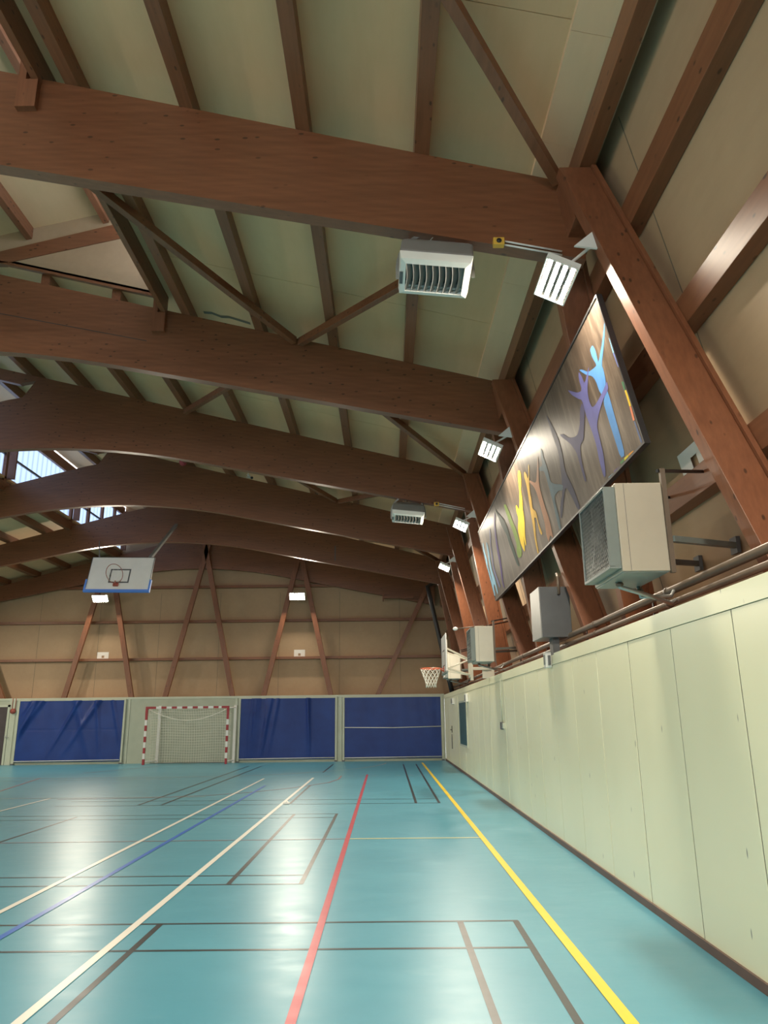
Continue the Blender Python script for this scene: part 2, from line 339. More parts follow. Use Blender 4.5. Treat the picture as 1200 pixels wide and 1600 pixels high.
# black badminton courts
line(1.06, 6.75, -12, 6.82, .040, 'f_black'); line(1.03, 6.02, -12, 6.10, .040, 'f_black')
line(1.04, 6.75, 1.02, 2.0, .050, 'f_black'); line(.585, 6.75, .59, 2.0, .050, 'f_black')
line(-1.87, 6.75, -1.88, 2.4, .050, 'f_black')
line(-.86, 8.67, -10, 8.74, .038, 'f_black'); line(-.86, 8.23, -10, 8.30, .038, 'f_black')
line(-1.62, 8.23, -1.62, 13.87, .05, 'f_black'); line(-.88, 8.23, -.88, 13.87, .05, 'f_black')
line(-.86, 13.86, -12, 14.1, .038, 'f_black'); line(-.86, 13.38, -12, 13.5, .038, 'f_black')
line(-5.38, 13.8, -5.37, 8.7, .045, 'f_black')
line(1.02, 15.36, -6.5, 15.50, .038, 'f_black'); line(1.02, 16.14, -6.5, 16.3, .038, 'f_black')
line(.56, 15.36, .58, 27.6, .05, 'f_black'); line(1.01, 15.36, 1.03, 27.6, .05, 'f_black')
line(-1.90, 15.50, -1.90, 19.58, .05, 'f_black'); line(-1.95, 24.0, -1.92, 28.0, .05, 'f_black')
line(-4.88, 15.55, -4.85, 27.5, .05, 'f_black'); line(-4.42, 15.52, -4.38, 27.5, .05, 'f_black')
# thin cross lines
line(-.58, 11.07, -12, 11.0, .030, 'f_rust'); line(-.52, 11.08, 1.27, 11.06, .055, 'f_cream')
line(-10.1, 22.9, -9.2, 18.6, .05, 'f_rust'); line(-8.1, 28.1, -9.6, 24.8, .045, 'f_rust')
line(-12, 17.15, -3.93, 17.04, .04, 'f_sand'); line(-13, 21.9, -6.0, 22.05, .04, 'f_sand')
for i in range(9): line(-1.8 + i * .34, 22.4, -1.62 + i * .34, 22.4, .04, 'f_sand')
curve([(-1.30, 22.5), (-1.31, 21.3), (-1.50, 20.3), (-1.87, 19.57), (-2.4, 18.7), (-3.1, 17.9), (-3.9, 17.3), (-5.2, 16.9), (-7, 16.8)], .045, 'f_rust')
curve([(-5.9 + 5.9 * math.cos(t), 29.0 - 6.3 * math.sin(t)) for t in [i * PI / 40 for i in range(1, 21)]] + [(-9.05, 22.7)] +
      [(-9.05 - 5.9 * math.sin(t), 29.0 - 6.3 * math.cos(t)) for t in [i * PI / 40 for i in range(1, 18)]], .05, 'f_sand')
line(-3.0, 1.0, -3.03, 19.6, .06, 'f_blue')
line(-3.41, 1.0, -3.41, 21.8, .06, 'f_white'); line(-2.07, 1.0, -2.05, 21.9, .065, 'f_white'); line(-7.2, 14.0, -7.24, 17.0, .06, 'f_white')
line(-.54, 1.0, -.57, 22.9, .062, 'f_red'); line(1.32, 1.0, 1.285, 28.4, .075, 'f_yellow')
structure(fl.build('floor'))

# ------------------------------------------------------------------ lower walls (painted panels)
w = MB(); w.box(GX + .0031, GX + .06, Y0, Y1 - .6, 0, GZ, 'inside')
ys = [4.85 + 1.08 * i for i in range(-12, 24)]
for i in range(len(ys) - 1):
    a, b = ys[i] + .009, ys[i + 1] - .009
    if b < Y0 or a > 29.7: continue
    j = random.uniform(-.003, .003)
    w.box(GX - .003 + j * .5, GX + .003, a, min(b, 29.74), 0.0, 2.27, 'green')
w.box(GX - .008, GX + .06, Y0, 29.74, 2.274, GZ, 'green')
w.box(GX + .06, 3.25, Y0, 29.74, GZ - .06, GZ - .02, 'wood_y')
structure(w.build('wall_right', bevel=.002))
b_ = MB(); b_.box(GX - .022, GX - .001, Y0, 29.7, 0.001, .065, 'skirt'); structure(b_.build('baseboard_right'))
w = MB(); w.box(mir(GX) - .06, mir(GX), Y0, 29.74, 0, GZ, 'green'); w.box(mir(3.25), mir(GX) - .06, Y0, 29.74, GZ - .06, GZ - .02, 'wood_y')
structure(w.build('wall_left'))
YW = 29.76
w = MB(); w.box(mir(GX), GX, YW, YW + .04, 0, 2.45, 'greenfar_shaded')
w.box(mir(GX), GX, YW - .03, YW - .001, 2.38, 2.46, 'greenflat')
w.box(mir(3.1), 3.1, YW + .04, Y1, 2.40, 2.45, 'wood_x')
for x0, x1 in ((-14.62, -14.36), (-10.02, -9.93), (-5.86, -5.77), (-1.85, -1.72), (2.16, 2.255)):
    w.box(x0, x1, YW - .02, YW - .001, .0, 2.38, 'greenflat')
structure(w.build('wall_far'))
w = MB(); w.box(-18.6, 3.6, Y0 - .2, Y0, 0, 2.9, 'green'); w.box(-18.6, 3.6, Y0 - .2, Y0, 6.4, 10.8, 'wply')
w.box(-18.6, -15.8, Y0 - .2, Y0, 2.9, 6.4, 'wply'); w.box(.6, 3.6, Y0 - .2, Y0, 2.9, 6.4, 'wply'); structure(w.build('wall_near'))
f = MB()  # added unseen window, brings in daylight from behind the camera
for k in range(9): f.box(-15.8 + 2.0375 * k, -15.7 + 2.0375 * k, Y0 - .15, Y0 - .05, 2.9, 6.4, 'wood_z')
for z in (2.9, 4.6, 6.3): f.box(-15.8, .6, Y0 - .15, Y0 - .05, z, z + .1, 'wood_x')
f = structure(f.build('window_added')); g = MB(); g.box(-15.8, .6, Y0 - .11, Y0 - .10, 2.9, 6.4, 'glass'); g.build('pane', f)

# ------------------------------------------------------------------ upper sloping plywood walls
def slope_wall(name, m):
    w = MB(); f = (lambda x: x) if not m else mir
    zs = (-0.05, 7.15); w_ = .05
    p = [(f(wx(3.1, zs[0])), zs[0]), (f(wx(3.1 + w_, zs[0])), zs[0]), (f(wx(3.1 + w_, zs[1])), zs[1]), (f(wx(3.1, zs[1])), zs[1])]
    w.prism(p, 1, Y0, Y1, 'wply')
    if not m:   # sheet joints
        for y in [5.6 + 2.34 * i for i in range(-4, 11)]:
            q = [(wx(3.097, 2.5), 2.5), (wx(3.099, 2.5), 2.5), (wx(3.099, 6.9), 6.9), (wx(3.097, 6.9), 6.9)]
            w.prism(q, 1, y, y + .012, 'edge')
    structure(w.build(name))
slope_wall('wall_right_upper', False); slope_wall('wall_left_upper', True)
w = MB(); pl = [(mir(3.6), 2.4), (3.6, 2.4), (3.1, 5), (2.0, 7.2), (XL, 10.45), (XL - .03, 8.44), (mir(2.0), 6.8), (mir(3.1), 5)]
w.prism(pl, 1, Y1, Y1 + .05, 'wply')
for x in [-16.5 + 2.44 * i for i in range(8)]: w.box(x, x + .012, Y1 - .002, Y1, 2.5, 6.6, 'edge')
structure(w.build('wall_far_upper'))

# ------------------------------------------------------------------ roof boards
c = MB(); T = .06
def slab(xa, za, xb, zb, y0, y1, mat): c.prism([(xa, za), (xb, zb), (xb, zb + T), (xa, za + T)], 1, y0, y1, mat)
xa = 1.62
for y in [Y0 + 2.47 * i for i in range(16)]:       # boards with fine joints
    y1 = min(y + 2.462, Y1)
    if y >= Y1: break
    slab(XR, zr(XR), xa, zr(xa), y, y1, 'ceil')
    if y1 > YG:
        slab(XL, zr(XL), XR, zr(XR), max(y, YG), y1, 'ceil')
slab(XR, zr(XR) + .012, xa, zr(xa) + .012, Y0, Y1, 'edge'); slab(XL, zr(XL) + .012, XR, zr(XR) + .012, YG, Y1, 'edge')
for y in [Y0 + 1.24 * i for i in range(31)]: slab(xa - .02, zr(xa - .02) - .055, 2.2, zr(2.2) - .055, y, min(y + 1.235, Y1), 'ceil2')
slab(mir(2.25), zl_far(mir(2.25)), XL, zl_far(XL), YG, Y1, 'ceil')
slab(mir(2.25), zl_near(mir(2.25)), XR, zl_near(XR), Y0, YG, 'ceil')
# water stained streaks torn in the board
def streak(pts, wd):
    vs = []
    for x, y in pts: vs += [(x, y - wd, zr(x) - .004), (x, y + wd, zr(x) - .004)]
    c.add(vs, [(2 * i, 2 * i + 1, 2 * i + 3, 2 * i + 2) for i in range(len(pts) - 1)], 'edge')
streak([(-3.05, 11.34), (-2.9, 11.30), (-2.75, 11.36), (-2.6, 11.31), (-2.25, 11.38)], .040)
streak([(-3.02, 11.62), (-2.85, 11.60), (-2.7, 11.68), (-2.4, 11.60)], .045)
structure(c.build('ceiling'))
# gable infill between the two raised roof sections
g = MB()
g.prism([(XC, zr(XC)), (XR, zr(XR)), (XR, zl_near(XR))], 1, YG, YG + .03, 'wply')
g.prism([(XC, zr(XC)), (XL, zr(XL)), (XL, zl_near(XL)), (XC - .1, zl_near(XC))], 1, YG, YG + .03, 'wply')
g.prism([(XC, zr(XC) - .03), (XR, zr(XR) - .03), (XR, zr(XR) + .02), (XC, zr(XC) + .02)], 1, YG - .02, YG + .05, 'wood_x')
structure(g.build('wall_gable'))
# roof-light strips
def skylight(name, x, y0, y1, z0, z1, posts, sgn):
    f = MB()
    f.box(x - .05, x + .05, y0, y1, z1 - .02, z1 + .32, 'wood_y'); f.box(x - .07, x + .07, y0, y1, z0 - .28, z0, 'wood_y')
    f.box(x - .025, x + .025, y0, y1, (z0 + z1) / 2 - .03, (z0 + z1) / 2 + .03, 'darkgrey')
    fr = structure(f.build(name))
    for y in posts:
        p = MB(); p.box(x - .06, x + .06, y - .07, y + .07, z0, z1, 'wood_z'); structure(p.build(name.replace('window', 'trim')))
    gl = MB(); gl.box(x + sgn * .03 - .004, x + sgn * .03 + .004, y0, y1, z0, z1, 'glaze' if sgn < 0 else 'glass'); gl.build('pane', fr)
skylight('window_1', XL - .06, YG + .05, Y1 - .02, 8.30, 9.95, [YF[2], YF[3], YF[4], 26.6, 27.9, 29.2], -1)
skylight('window_2', XR + .06, Y0 + .05, YG - .02, 8.72, 10.05, [-2.96, 1.72, YF[0], 8.7], 1)
# door 1 (dark leaf, far left) and door 2 (right wall, far end)
d = MB(); d.box(-15.85, -14.66, YW - .03, YW - .005, 0.004, 2.14, 'doorleaf'); o = structure(d.build('door_1', bevel=.003))
d = MB()
d.box(-14.66, -14.58, YW - .05, YW - .021, 0.002, 2.22, 'greenflat'); d.box(-15.95, -14.58, YW - .05, YW - .021, 2.14, 2.22, 'greenflat'); d.box(-15.95, -15.86, YW - .05, YW - .021, 0.002, 2.14, 'greenflat')
d.build('door_frame', o)
d = MB(); d.tube([(-14.60, YW - .05, 1.02), (-14.60, YW - .10, 1.02), (-14.48, YW - .10, 1.0)], .012, 'steel'); d.box(-14.63, -14.57, YW - .055, YW - .05, .98, 1.08, 'steel'); d.build('door_handle', o)
d = MB(); d.box(GX - .012, GX - .0045, 24.1, 26.55, 0.07, 2.2, 'green'); o = structure(d.build('door_2', bevel=.003))
d = MB(); d.box(GX - .04, GX - .0125, 26.40, 26.46, .55, 1.02, 'darkgrey'); d.tube([(GX - .02, 26.43, 1.17), (GX - .07, 26.43, 1.17), (GX - .07, 26.28, 1.17)], .012, 'black'); d.box(GX - .03, GX - .0125, 26.39, 26.47, 1.08, 1.30, 'black')
d.build('door_handle', o)
d = MB(); d.box(GX - .012, GX - .0045, 21.62, 23.65, .81, 2.0, 'frost'); o = structure(d.build('window_3'))
d = MB()
for a in ((21.56, 23.71, .76, .81), (21.56, 23.71, 2.0, 2.05), (21.56, 21.62, .81, 2.0), (23.65, 23.71, .81, 2.0)): d.box(GX - .02, GX - .0045, *a, 'greenflat')
d.build('window_frame', o)
# ------------------------------------------------------------------ portal frames
ordinal = ['nearest the camera, carrying the big ceiling heater',
           'second from the camera, its beam cracked at the left',
           'third from the camera, carrying the small ceiling heater',
           'fourth from the camera, red ball wedged on top',
           'fifth from the camera, holding the backboard pole',
           'against the far plywood gable wall']
BT = .16
def zbot(u):   # underside of the curved beam, u = distance from the ridge line
    if u < 3.4: return 7.55 - .030 * u * u
    return 7.55 - .030 * 3.4 ** 2 - .20 * (u - 3.4)
def ztop_left(u): 
    return 9.0 - .26 * u if u > 1.2 else 9.0 - .26 * .6 - .108 * u * u
def frame(i, y, hidden=False):
    root = empty('portal_frame', (XC, y + BT / 2, 0))
    near = i < 2 or hidden
    L = mir(2.02)
    pts = []
    n = 60; xs = [L + (2.02 - L) * k / n for k in range(n + 1)]
    bot = [(x, zbot(abs(x - XC))) for x in xs]
    top = []
    for x in reversed(xs):
        u = x - XC
        s = u if not near else u
        if not near: z = (7.32 - .25 * x) if x > -8.05 else ztop_left(-u)
        else: z = min(7.32 - .25 * x, 9.2 - .03 * max(0, 1 - abs(u))) if x > XC else 7.32 - .25 * mir(x)
        top.append((x, z))
    b = MB(); m = b
    P = bot + top
    # build as strip of quads so that the long curved outline stays clean
    nb = len(bot); tp = list(reversed(top)); vs = []
    for k in range(nb):
        vs += [(bot[k][0], y, bot[k][1]), (tp[k][0], y, tp[k][1]), (bot[k][0], y + BT, bot[k][1]), (tp[k][0], y + BT, tp[k][1])]
    fs = []
    for k in range(nb - 1):
        a, c_ = 4 * k, 4 * k + 4
        fs += [(a, a + 1, c_ + 1, c_), (a + 2, c_ + 2, c_ + 3, a + 3), (a, c_, c_ + 2, a + 2), (a + 1, a + 3, c_ + 3, c_ + 1)]
    fs += [(0, 2, 3, 1), (4 * nb - 4, 4 * nb - 3, 4 * nb - 1, 4 * nb - 2)]
    b.add(vs, fs, 'beam')
    if i == 1:   # long crack along a glue line
        b.bar((-6.5, y - .001, 8.22), (-3.9, y - .001, 7.66), .004, .012, 'inside')
    if i == 4:   # splice plate
        b.box(-1.72, -1.69, y - .006, y, 6.82, 7.35, 'darkgrey')
    b.build('beam', root)
    # ridge extension rafter of the raised slope
    e = MB()
    if not near: e.prism([(-8.35, 7.32 + .25 * 8.35 - .24), (-7.9, 7.32 + .25 * 7.9 - .05), (-7.9, 7.32 + .25 * 7.9), (XL + .02, 7.32 - .25 * XL), (XL + .02, 7.04 - .25 * XL), (-8.4, 7.04 + .25 * 8.4)], 1, y + .01, y + BT - .01, 'wood_x')
    else: e.prism([(-7.3, 9.2), (XR - .02, zl_near(XR) - .27), (XR - .02, zl_near(XR) - .60), (-6.4, zl_near(-6.4) - .60)], 1, y + .01, y + BT - .01, 'wood_x')
    e.build('ridge_rafter', root)
    # post under the end of the raised slope
    p = MB(); px = XR - .04 if near else XL + .12
    z0 = 7.80 if near else (8.35 if i < 5 else 8.35); z1 = zl_near(px) - .3 if near else zr(px) - .3
    p.box(px - .05, px + .03, y - .075, y - .002, z0, z1, 'wood_z'); p.box(px + .03, px + .16, y - .075, y - .002, z0, min(z1, 8.15) if near else z1, 'wood_z'); p.build('post', root)
    # splayed legs on both sides
    if i < 5:
        for side in (0, 1):
            f = (lambda x: x) if side == 0 else mir
            for sg in (-1, 1):
                def pt(x0, z, w_):
                    off = 1.58 - .283 * (z - 2.45)
                    return (f(wx(x0, z)), y + .08 + sg * off + w_, z)
                lg = MB(); z0, z1 = 0.0, 6.72; h = .075
                A = [pt(2.60, z0, -h), pt(2.90, z0, -h), pt(2.90, z0, h), pt(2.60, z0, h), pt(2.60, z1, -h), pt(2.90, z1, -h), pt(2.90, z1, h), pt(2.60, z1, h)]
                lg.hexa(A, 'wood_z'); lg.build('leg', root, bevel=.004)
                # thin flange board behind the leg
                fl_ = MB(); z0 = 2.46; h = .11
                A = [pt(2.902, z0, -h), pt(2.945, z0, -h), pt(2.945, z0, h), pt(2.902, z0, h), pt(2.902, z1, -h), pt(2.945, z1, -h), pt(2.945, z1, h), pt(2.902, z1, h)]
                fl_.hexa(A, 'wood_z'); fl_.build('flange', root)
            kb = MB(); xs_ = [f(v) for v in (1.74, 2.12)]
            kb.hexa([(f(1.86), y - .31, 6.2), (f(2.12), y - .31, 6.2), (f(2.12), y + .47, 6.2), (f(1.86), y + .47, 6.2),
                     (f(1.78), y - .26, 6.74), (f(2.02), y - .26, 6.74), (f(2.02), y + .42, 6.74), (f(1.78), y + .42, 6.74)], 'wood_z')
            kb.build('knee_block', root, bevel=.004)
    else:
        F0, F1 = YW + .045, y - .004
        def strut(xb, xt, zt, wd=.20):
            s = MB(); s.hexa([(xb - wd / 2, F0, 0), (xb + wd / 2, F0, 0), (xb + wd / 2, F1, 0), (xb - wd / 2, F1, 0),
                              (xt - wd / 2, F0, zt), (xt + wd / 2, F0, zt), (xt + wd / 2, F1, zt), (xt - wd / 2, F1, zt)], 'wood_z')
            s.build('leg', root, bevel=.004)
        for cx_, zt in ((-3.47, 7.9), (-7.32, 8.6), (-11.27, 7.9)):
            for sg in (-1, 1): strut(cx_ + sg * (1.30 + 2.45 * .235), cx_ + sg * (1.30 - (zt - 2.45) * .225), zt)
        strut(-.35 - 1.15, 1.75, 6.75); strut(mir(-1.5), mir(1.75), 6.75)
    if hidden: lab = 'stained timber portal frame behind the camera'
    else: lab = 'reddish brown curved timber portal frame ' + ordinal[i]
    tag(root, lab[:200], 'roof frame', 'timber portal frames')
    return root
for i, y in enumerate(YF): frame(i, y)

# ------------------------------------------------------------------ purlins, girts
def lng(name, x, w_, zt, h, y0, y1, slope, label, cat, group):
    b = MB(); a, c2 = x - w_ / 2, x + w_ / 2
    b.prism([(a, zt(a) - h), (c2, zt(c2) - h), (c2, zt(c2)), (a, zt(a))], 1, y0, y1, 'wood_y')
    return tag(b.build(name, bevel=.003), label, cat, group)
num = ['first', 'second', 'third', 'fourth', 'fifth', 'sixth', 'seventh', 'eighth', 'ninth', 'tenth']
for k in range(9):
    x = .43 - 1.235 * k
    if x > XR: lng('purlin', x, .15, lambda q: zr(q) - .002, .245, Y0, Y1 - .01, 0, f'long brown timber purlin on the right roof slope, {num[k]} up from the right wall', 'purlin', 'purlins of the right roof slope')
    else: lng('purlin', x, .15, lambda q: zr(q) - .002, .245, YG + .06, Y1 - .01, 0, f'brown timber purlin under the raised far roof, {num[k]} row up from the right wall', 'purlin', 'purlins of the raised far roof')
lng('edge_purlin', -3.64, .09, lambda q: zr(q) - .002, .32, Y0, YG - .01, 0, 'dark timber edge beam where the near right roof slope stops at the roof-light', 'purlin', None)
lng('eave_purlin', 2.0, .14, lambda q: 7.03, .30, Y0, Y1 - .01, 0, 'wide timber eave beam along the top of the right wall', 'beam', None)
for k, x in enumerate((-4.78, -6.08, -7.3, -8.6, -9.9, -11.2, -12.5)):
    lng('purlin', x, .10, lambda q: zl_near(q) - .002, .22, Y0, YG - .01, 0, f'pinkish timber purlin under the near left roof slope, {num[k]} row down from its top edge', 'purlin', 'purlins of the near left roof slope')
for k, x in enumerate((-11.9, -13.1, -14.3, -15.5, -16.7)):
    lng('purlin', x, .15, lambda q: zl_far(q) - .002, .215, YG + .06, Y1 - .01, 0, f'shaded timber purlin under the far left roof slope, {num[k]} row below the glazing', 'purlin', 'purlins of the far left roof slope')
for zc, nm in ((3.57, 'lowest'), (4.81, 'middle'), (5.99, 'top')):
    for side in (0, 1):
        f = (lambda x: x) if side == 0 else mir
        b = MB(); h = .11; z0, z1 = zc - h, zc + h
        b.prism([(f(wx(2.95, z0)), z0), (f(wx(3.095, z0)), z0), (f(wx(3.095, z1)), z1), (f(wx(2.95, z1)), z1)], 1, Y0, Y1 - .22, 'wood_y')
        if side == 0: tag(b.build('wall_girt', bevel=.003), f'long horizontal timber rail on the sloping right wall, {nm} of three', 'wall rail', 'rails on the right wall')
        else: tag(b.build('wall_girt'), f'long horizontal timber rail on the sloping left wall out of view, {nm} row', 'wall rail', 'rails on the left wall')
for zc, nm in ((3.93, 'lowest'), (5.42, 'middle'), (6.83, 'top')):
    b = MB(); hw = 9.4 if zc > 6 else 10.2
    b.box(XC - hw, XC + hw, YF[5] + BT + .005, Y1 - .002, zc - .05, zc + .05, 'wood_x')
    tag(b.build('wall_girt', bevel=.003), f'thin horizontal timber rail across the far plywood gable, {nm} of three', 'wall rail', 'rails on the far gable')
# diagonal wind braces under the purlins
def zb(x): return 7.25 - .25 * x
br = [((1.78, 6.32), (-1.4, 1.8), 'above the nearest beam, beside the wall corner'),
      ((-4.6, 6.62), (-1.45, 11.05), 'left one of the V pair between the first and second beams'),
      ((1.75, 6.62), (-1.35, 11.05), 'right one of the V pair behind the big ceiling heater'),
      ((-1.5, 11.3), (-4.5, 15.7), 'pale short one left of the middle between second and third beams'),
      ((-1.3, 11.3), (1.80, 15.7), 'right one between second and third beams'),
      ((-4.5, 15.98), (-1.38, 20.38), 'left one of the V pair between third and fourth beams'),
      ((1.75, 15.98), (-1.28, 20.38), 'right one of the V pair behind the small ceiling heater'),
      ((-1.3, 20.66), (1.80, 25.08), 'farthest one at the right, between fourth and fifth beams')]
for a, c2, t in br:
    b = MB(); b.bar((a[0], a[1], zb(a[0])), (c2[0], c2[1], zb(c2[0])), .10, .12, 'wood_y')
    tag(b.build('diagonal_brace', bevel=.004), 'slanting roof brace, ' + t, 'brace', 'diagonal roof braces')

# ------------------------------------------------------------------ floodlights
def floodlight(pos, n, along, label, bracket, strips=4):
    """panel centred on pos, facing n, long side along 'along'"""
    root = empty('floodlight', pos)
    n = Vector(n).normalized(); a = Vector(along).normalized(); s = n.cross(a).normalized(); P = Vector(pos)
    mat4 = Matrix((( a.x, s.x, n.x, P.x), (a.y, s.y, n.y, P.y), (a.z, s.z, n.z, P.z), (0, 0, 0, 1)))
    h = MB(); L, W = .31, .16
    h.box(-L, L, -W, W, -.05, -.006, 'white'); h.box(-L + .012, L - .012, -W + .012, W - .012, -.006, -.004, 'inside')
    h.box(-L, L, -W, -W + .012, -.004, .014, 'white'); h.box(-L, L, W - .012, W, -.004, .014, 'white')
    h.box(-L, -L + .012, -W + .012, W - .012, -.004, .014, 'white'); h.box(L - .012, L, -W + .012, W - .012, -.004, .014, 'white')
    h.build('housing', root, matrix=mat4)
    for k in range(strips):
        q = MB(); c0 = -W + .012 + (k + .5) * (2 * W - .024) / strips; ww = .0195
        q.add([(-L + .02, c0 - ww, -.0038), (L - .02, c0 - ww, -.0038), (L - .02, c0 + ww, -.0038), (-L + .02, c0 + ww, -.0038)], [(0, 1, 2, 3)], 'lit'); q.build('lamp_strip', root, matrix=mat4)
    b = MB(); q0 = Vector(bracket)
    t = (P - q0)
    b.tube([P - n * .05, P - n * .12, q0], .015, 'white', 8)
    if abs(n.y) < .5:
        x, y, z = q0; e = 1 if P.x > XC else -1; b.prism([(x - .19 * e, z - .03), (x - .01 * e, z + .12), (x + .02 * e, z - .06)], 1, y - .012, y + .012, 'white')
    b.build('bracket', root)
    tag(root, label, 'floodlight', 'floodlights')
    return root
labs = ['largest lit floodlight, at the knee of the nearest frame beside the big ceiling heater',
        'second lit floodlight from the camera, on the knee above the mural',
        'third lit floodlight on the right wall, beside the small ceiling heater',
        'smallest lit floodlight, farthest along the right wall']
for i in range(4):
    y = YF[i]; floodlight((1.66, y - .16, 5.60), (-.43, 0, -.9), (0, 1, 0), labs[i], (1.93, y - .58, 5.72))
where = ['beside the nearest frame', 'beside the second frame', 'beside the third frame', 'beside the fourth frame', 'beside the fifth frame']
for i in range(5):  # added lamps out of view, put in to light the hall
    y = YF[i]; floodlight((mir(1.66), y - .16, 5.60), (.43, 0, -.9), (0, 1, 0), 'added unseen floodlight high on the left wall ' + where[i], (mir(1.93), y - .58, 5.72))
for i, t in ((-1, 'just behind the camera'), (-2, 'farthest behind the camera')):  # added side lamps behind the camera, for more light
    y = YF[0] + S * i
    floodlight((1.66, y - .16, 5.60), (-.43, 0, -.9), (0, 1, 0), 'added unseen floodlight on the right wall ' + t, (1.93, y - .58, 5.72))
    floodlight((mir(1.66), y - .16, 5.60), (.43, 0, -.9), (0, 1, 0), 'added unseen floodlight on the left wall ' + t, (mir(1.93), y - .58, 5.72))
for x, t in ((-3.5, 'right'), (-11.35, 'left')): floodlight((x, Y0 + .6, 6.7), (0, .75, -.66), (-1, 0, 0), 'added unseen floodlight above the added rear window, ' + t + ' one', (x, Y0 + .01, 6.8))  # added rear lamps, unseen, to light the near faces of the beams
floodlight((-3.5, YW - .35, 6.28), (0, -.78, -.62), (1, 0, 0), 'lit floodlight on the far gable, right of the hanging backboard above the blue curtains', (-3.5, YW + .05, 6.4))
floodlight((-11.35, YW - .35, 6.28), (0, -.78, -.62), (1, 0, 0), 'lit floodlight on the far gable, just below the hanging backboard', (-11.35, YW + .05, 6.4))
# ------------------------------------------------------------------ mural on the right wall
def wp(x0, y, z): return (wx(x0, z), y, z)
root = empty('mural', wp(2.57, 10.6, 3.88))
b = MB(); m0, m1, z0, z1 = 6.03, 15.05, 3.89, 5.30
b.hexa([wp(2.548, m0, z0), wp(2.575, m0, z0), wp(2.575, m1, z0), wp(2.548, m1, z0), wp(2.548, m0, z1), wp(2.575, m0, z1), wp(2.575, m1, z1), wp(2.548, m1, z1)], 'mural')
b.build('panel', root)
b = MB()
def strip(ya, za, yb, zb_): b.hexa([wp(2.54, ya, za), wp(2.595, ya, za), wp(2.595, yb, za), wp(2.54, yb, za), wp(2.54, ya, zb_), wp(2.595, ya, zb_), wp(2.595, yb, zb_), wp(2.54, yb, zb_)], 'black')
strip(m0 - .02, z0 - .02, m1 + .02, z0); strip(m0 - .02, z1, m1 + .02, z1 + .02); strip(m0 - .02, z0, m0, z1); strip(m1, z0, m1 + .02, z1)
b.build('frame', root)
MC = {'blue': (.10, .26, .56), 'violet': (.13, .125, .32), 'indigo': (.085, .075, .16), 'purplegrey': (.075, .07, .115), 'greyblue': (.135, .19, .22),
      'salmon': (.46, .23, .14), 'orange': (.60, .36, .07), 'yellow': (.86, .58, .04), 'green': (.24, .34, .08), 'teal': (.055, .09, .08),
      'purple': (.13, .07, .30), 'mauve': (.19, .19, .36), 'sky1': (.25, .48, .66), 'sky2': (.28, .52, .70),
      's_c1': (.22, .48, .72), 's_c2': (.14, .17, .40), 's_g': (.07, .17, .09), 's_y': (.78, .52, .05), 's_o': (.68, .22, .12), 's_b': (.12, .15, .26),
      'b_o': (.75, .33, .07), 'b_y': (.68, .55, .05), 'b_g': (.10, .22, .10), 'b_p': (.14, .10, .34), 'b_c': (.20, .42, .62)}
from mathutils.geometry import tessellate_polygon
def add_shape(b, key, pts, off):
    M['paint_' + key] = M.get('paint_' + key) or plain('mural_paint_' + key, tuple(v * .7 for v in MC[key]), .6, var=.12, sc=5)
    M['paint_' + key].node_tree.nodes['Principled BSDF'].inputs['Specular IOR Level'].default_value = 0.12
    # smooth the outline once (Chaikin), keeping it closed
    q = []
    n = len(pts)
    if not key[1] == '_':
        for i in range(n):
            a, c2 = pts[i], pts[(i + 1) % n]
            q += [(a[0] * .8 + c2[0] * .2, a[1] * .8 + c2[1] * .2), (a[0] * .2 + c2[0] * .8, a[1] * .2 + c2[1] * .8)]
    else: q = pts
    q = [(min(max(p[0], m0 + .01), m1 - .01), min(max(p[1], z0 + .01), z1 - .01)) for p in q]
    tris = tessellate_polygon([[Vector((p[0], p[1], 0)) for p in q]])
    b.add([wp(2.548 - off, p[0], p[1]) for p in q], [tuple(t) for t in tris], 'paint_' + key)
names = {'blue': 'leaping_figure', 'violet': 'leaping_figure', 'indigo': 'leaping_figure', 'purplegrey': 'leaping_figure', 'greyblue': 'leaping_figure', 'salmon': 'leaping_figure',
         'orange': 'leaping_figure', 'yellow': 'leaping_figure', 'green': 'leaping_figure', 'teal': 'leaping_figure', 'purple': 'leaping_figure', 'mauve': 'leaping_figure', 'sky1': 'leaping_figure', 'sky2': 'leaping_figure'}
off = .0012
for k, pts in MURAL.items():
    if k[1] == '_': continue
    b = MB(); add_shape(b, k, pts, off); off += .0003; o = b.build(names[k], root); o['label'] = {'purplegrey': 'purple grey', 'greyblue': 'grey blue', 'sky1': 'sky blue, at the end', 'sky2': 'sky blue'}.get(k, k) + ' painted figure'
b = MB()
for k, pts in MURAL.items():
    if k[1] == '_': add_shape(b, k, pts, .0015)
b.build('colour_border', root)
tag(root, 'long brown mural board with colourful painted leaping figures on the right wall', 'mural', None)

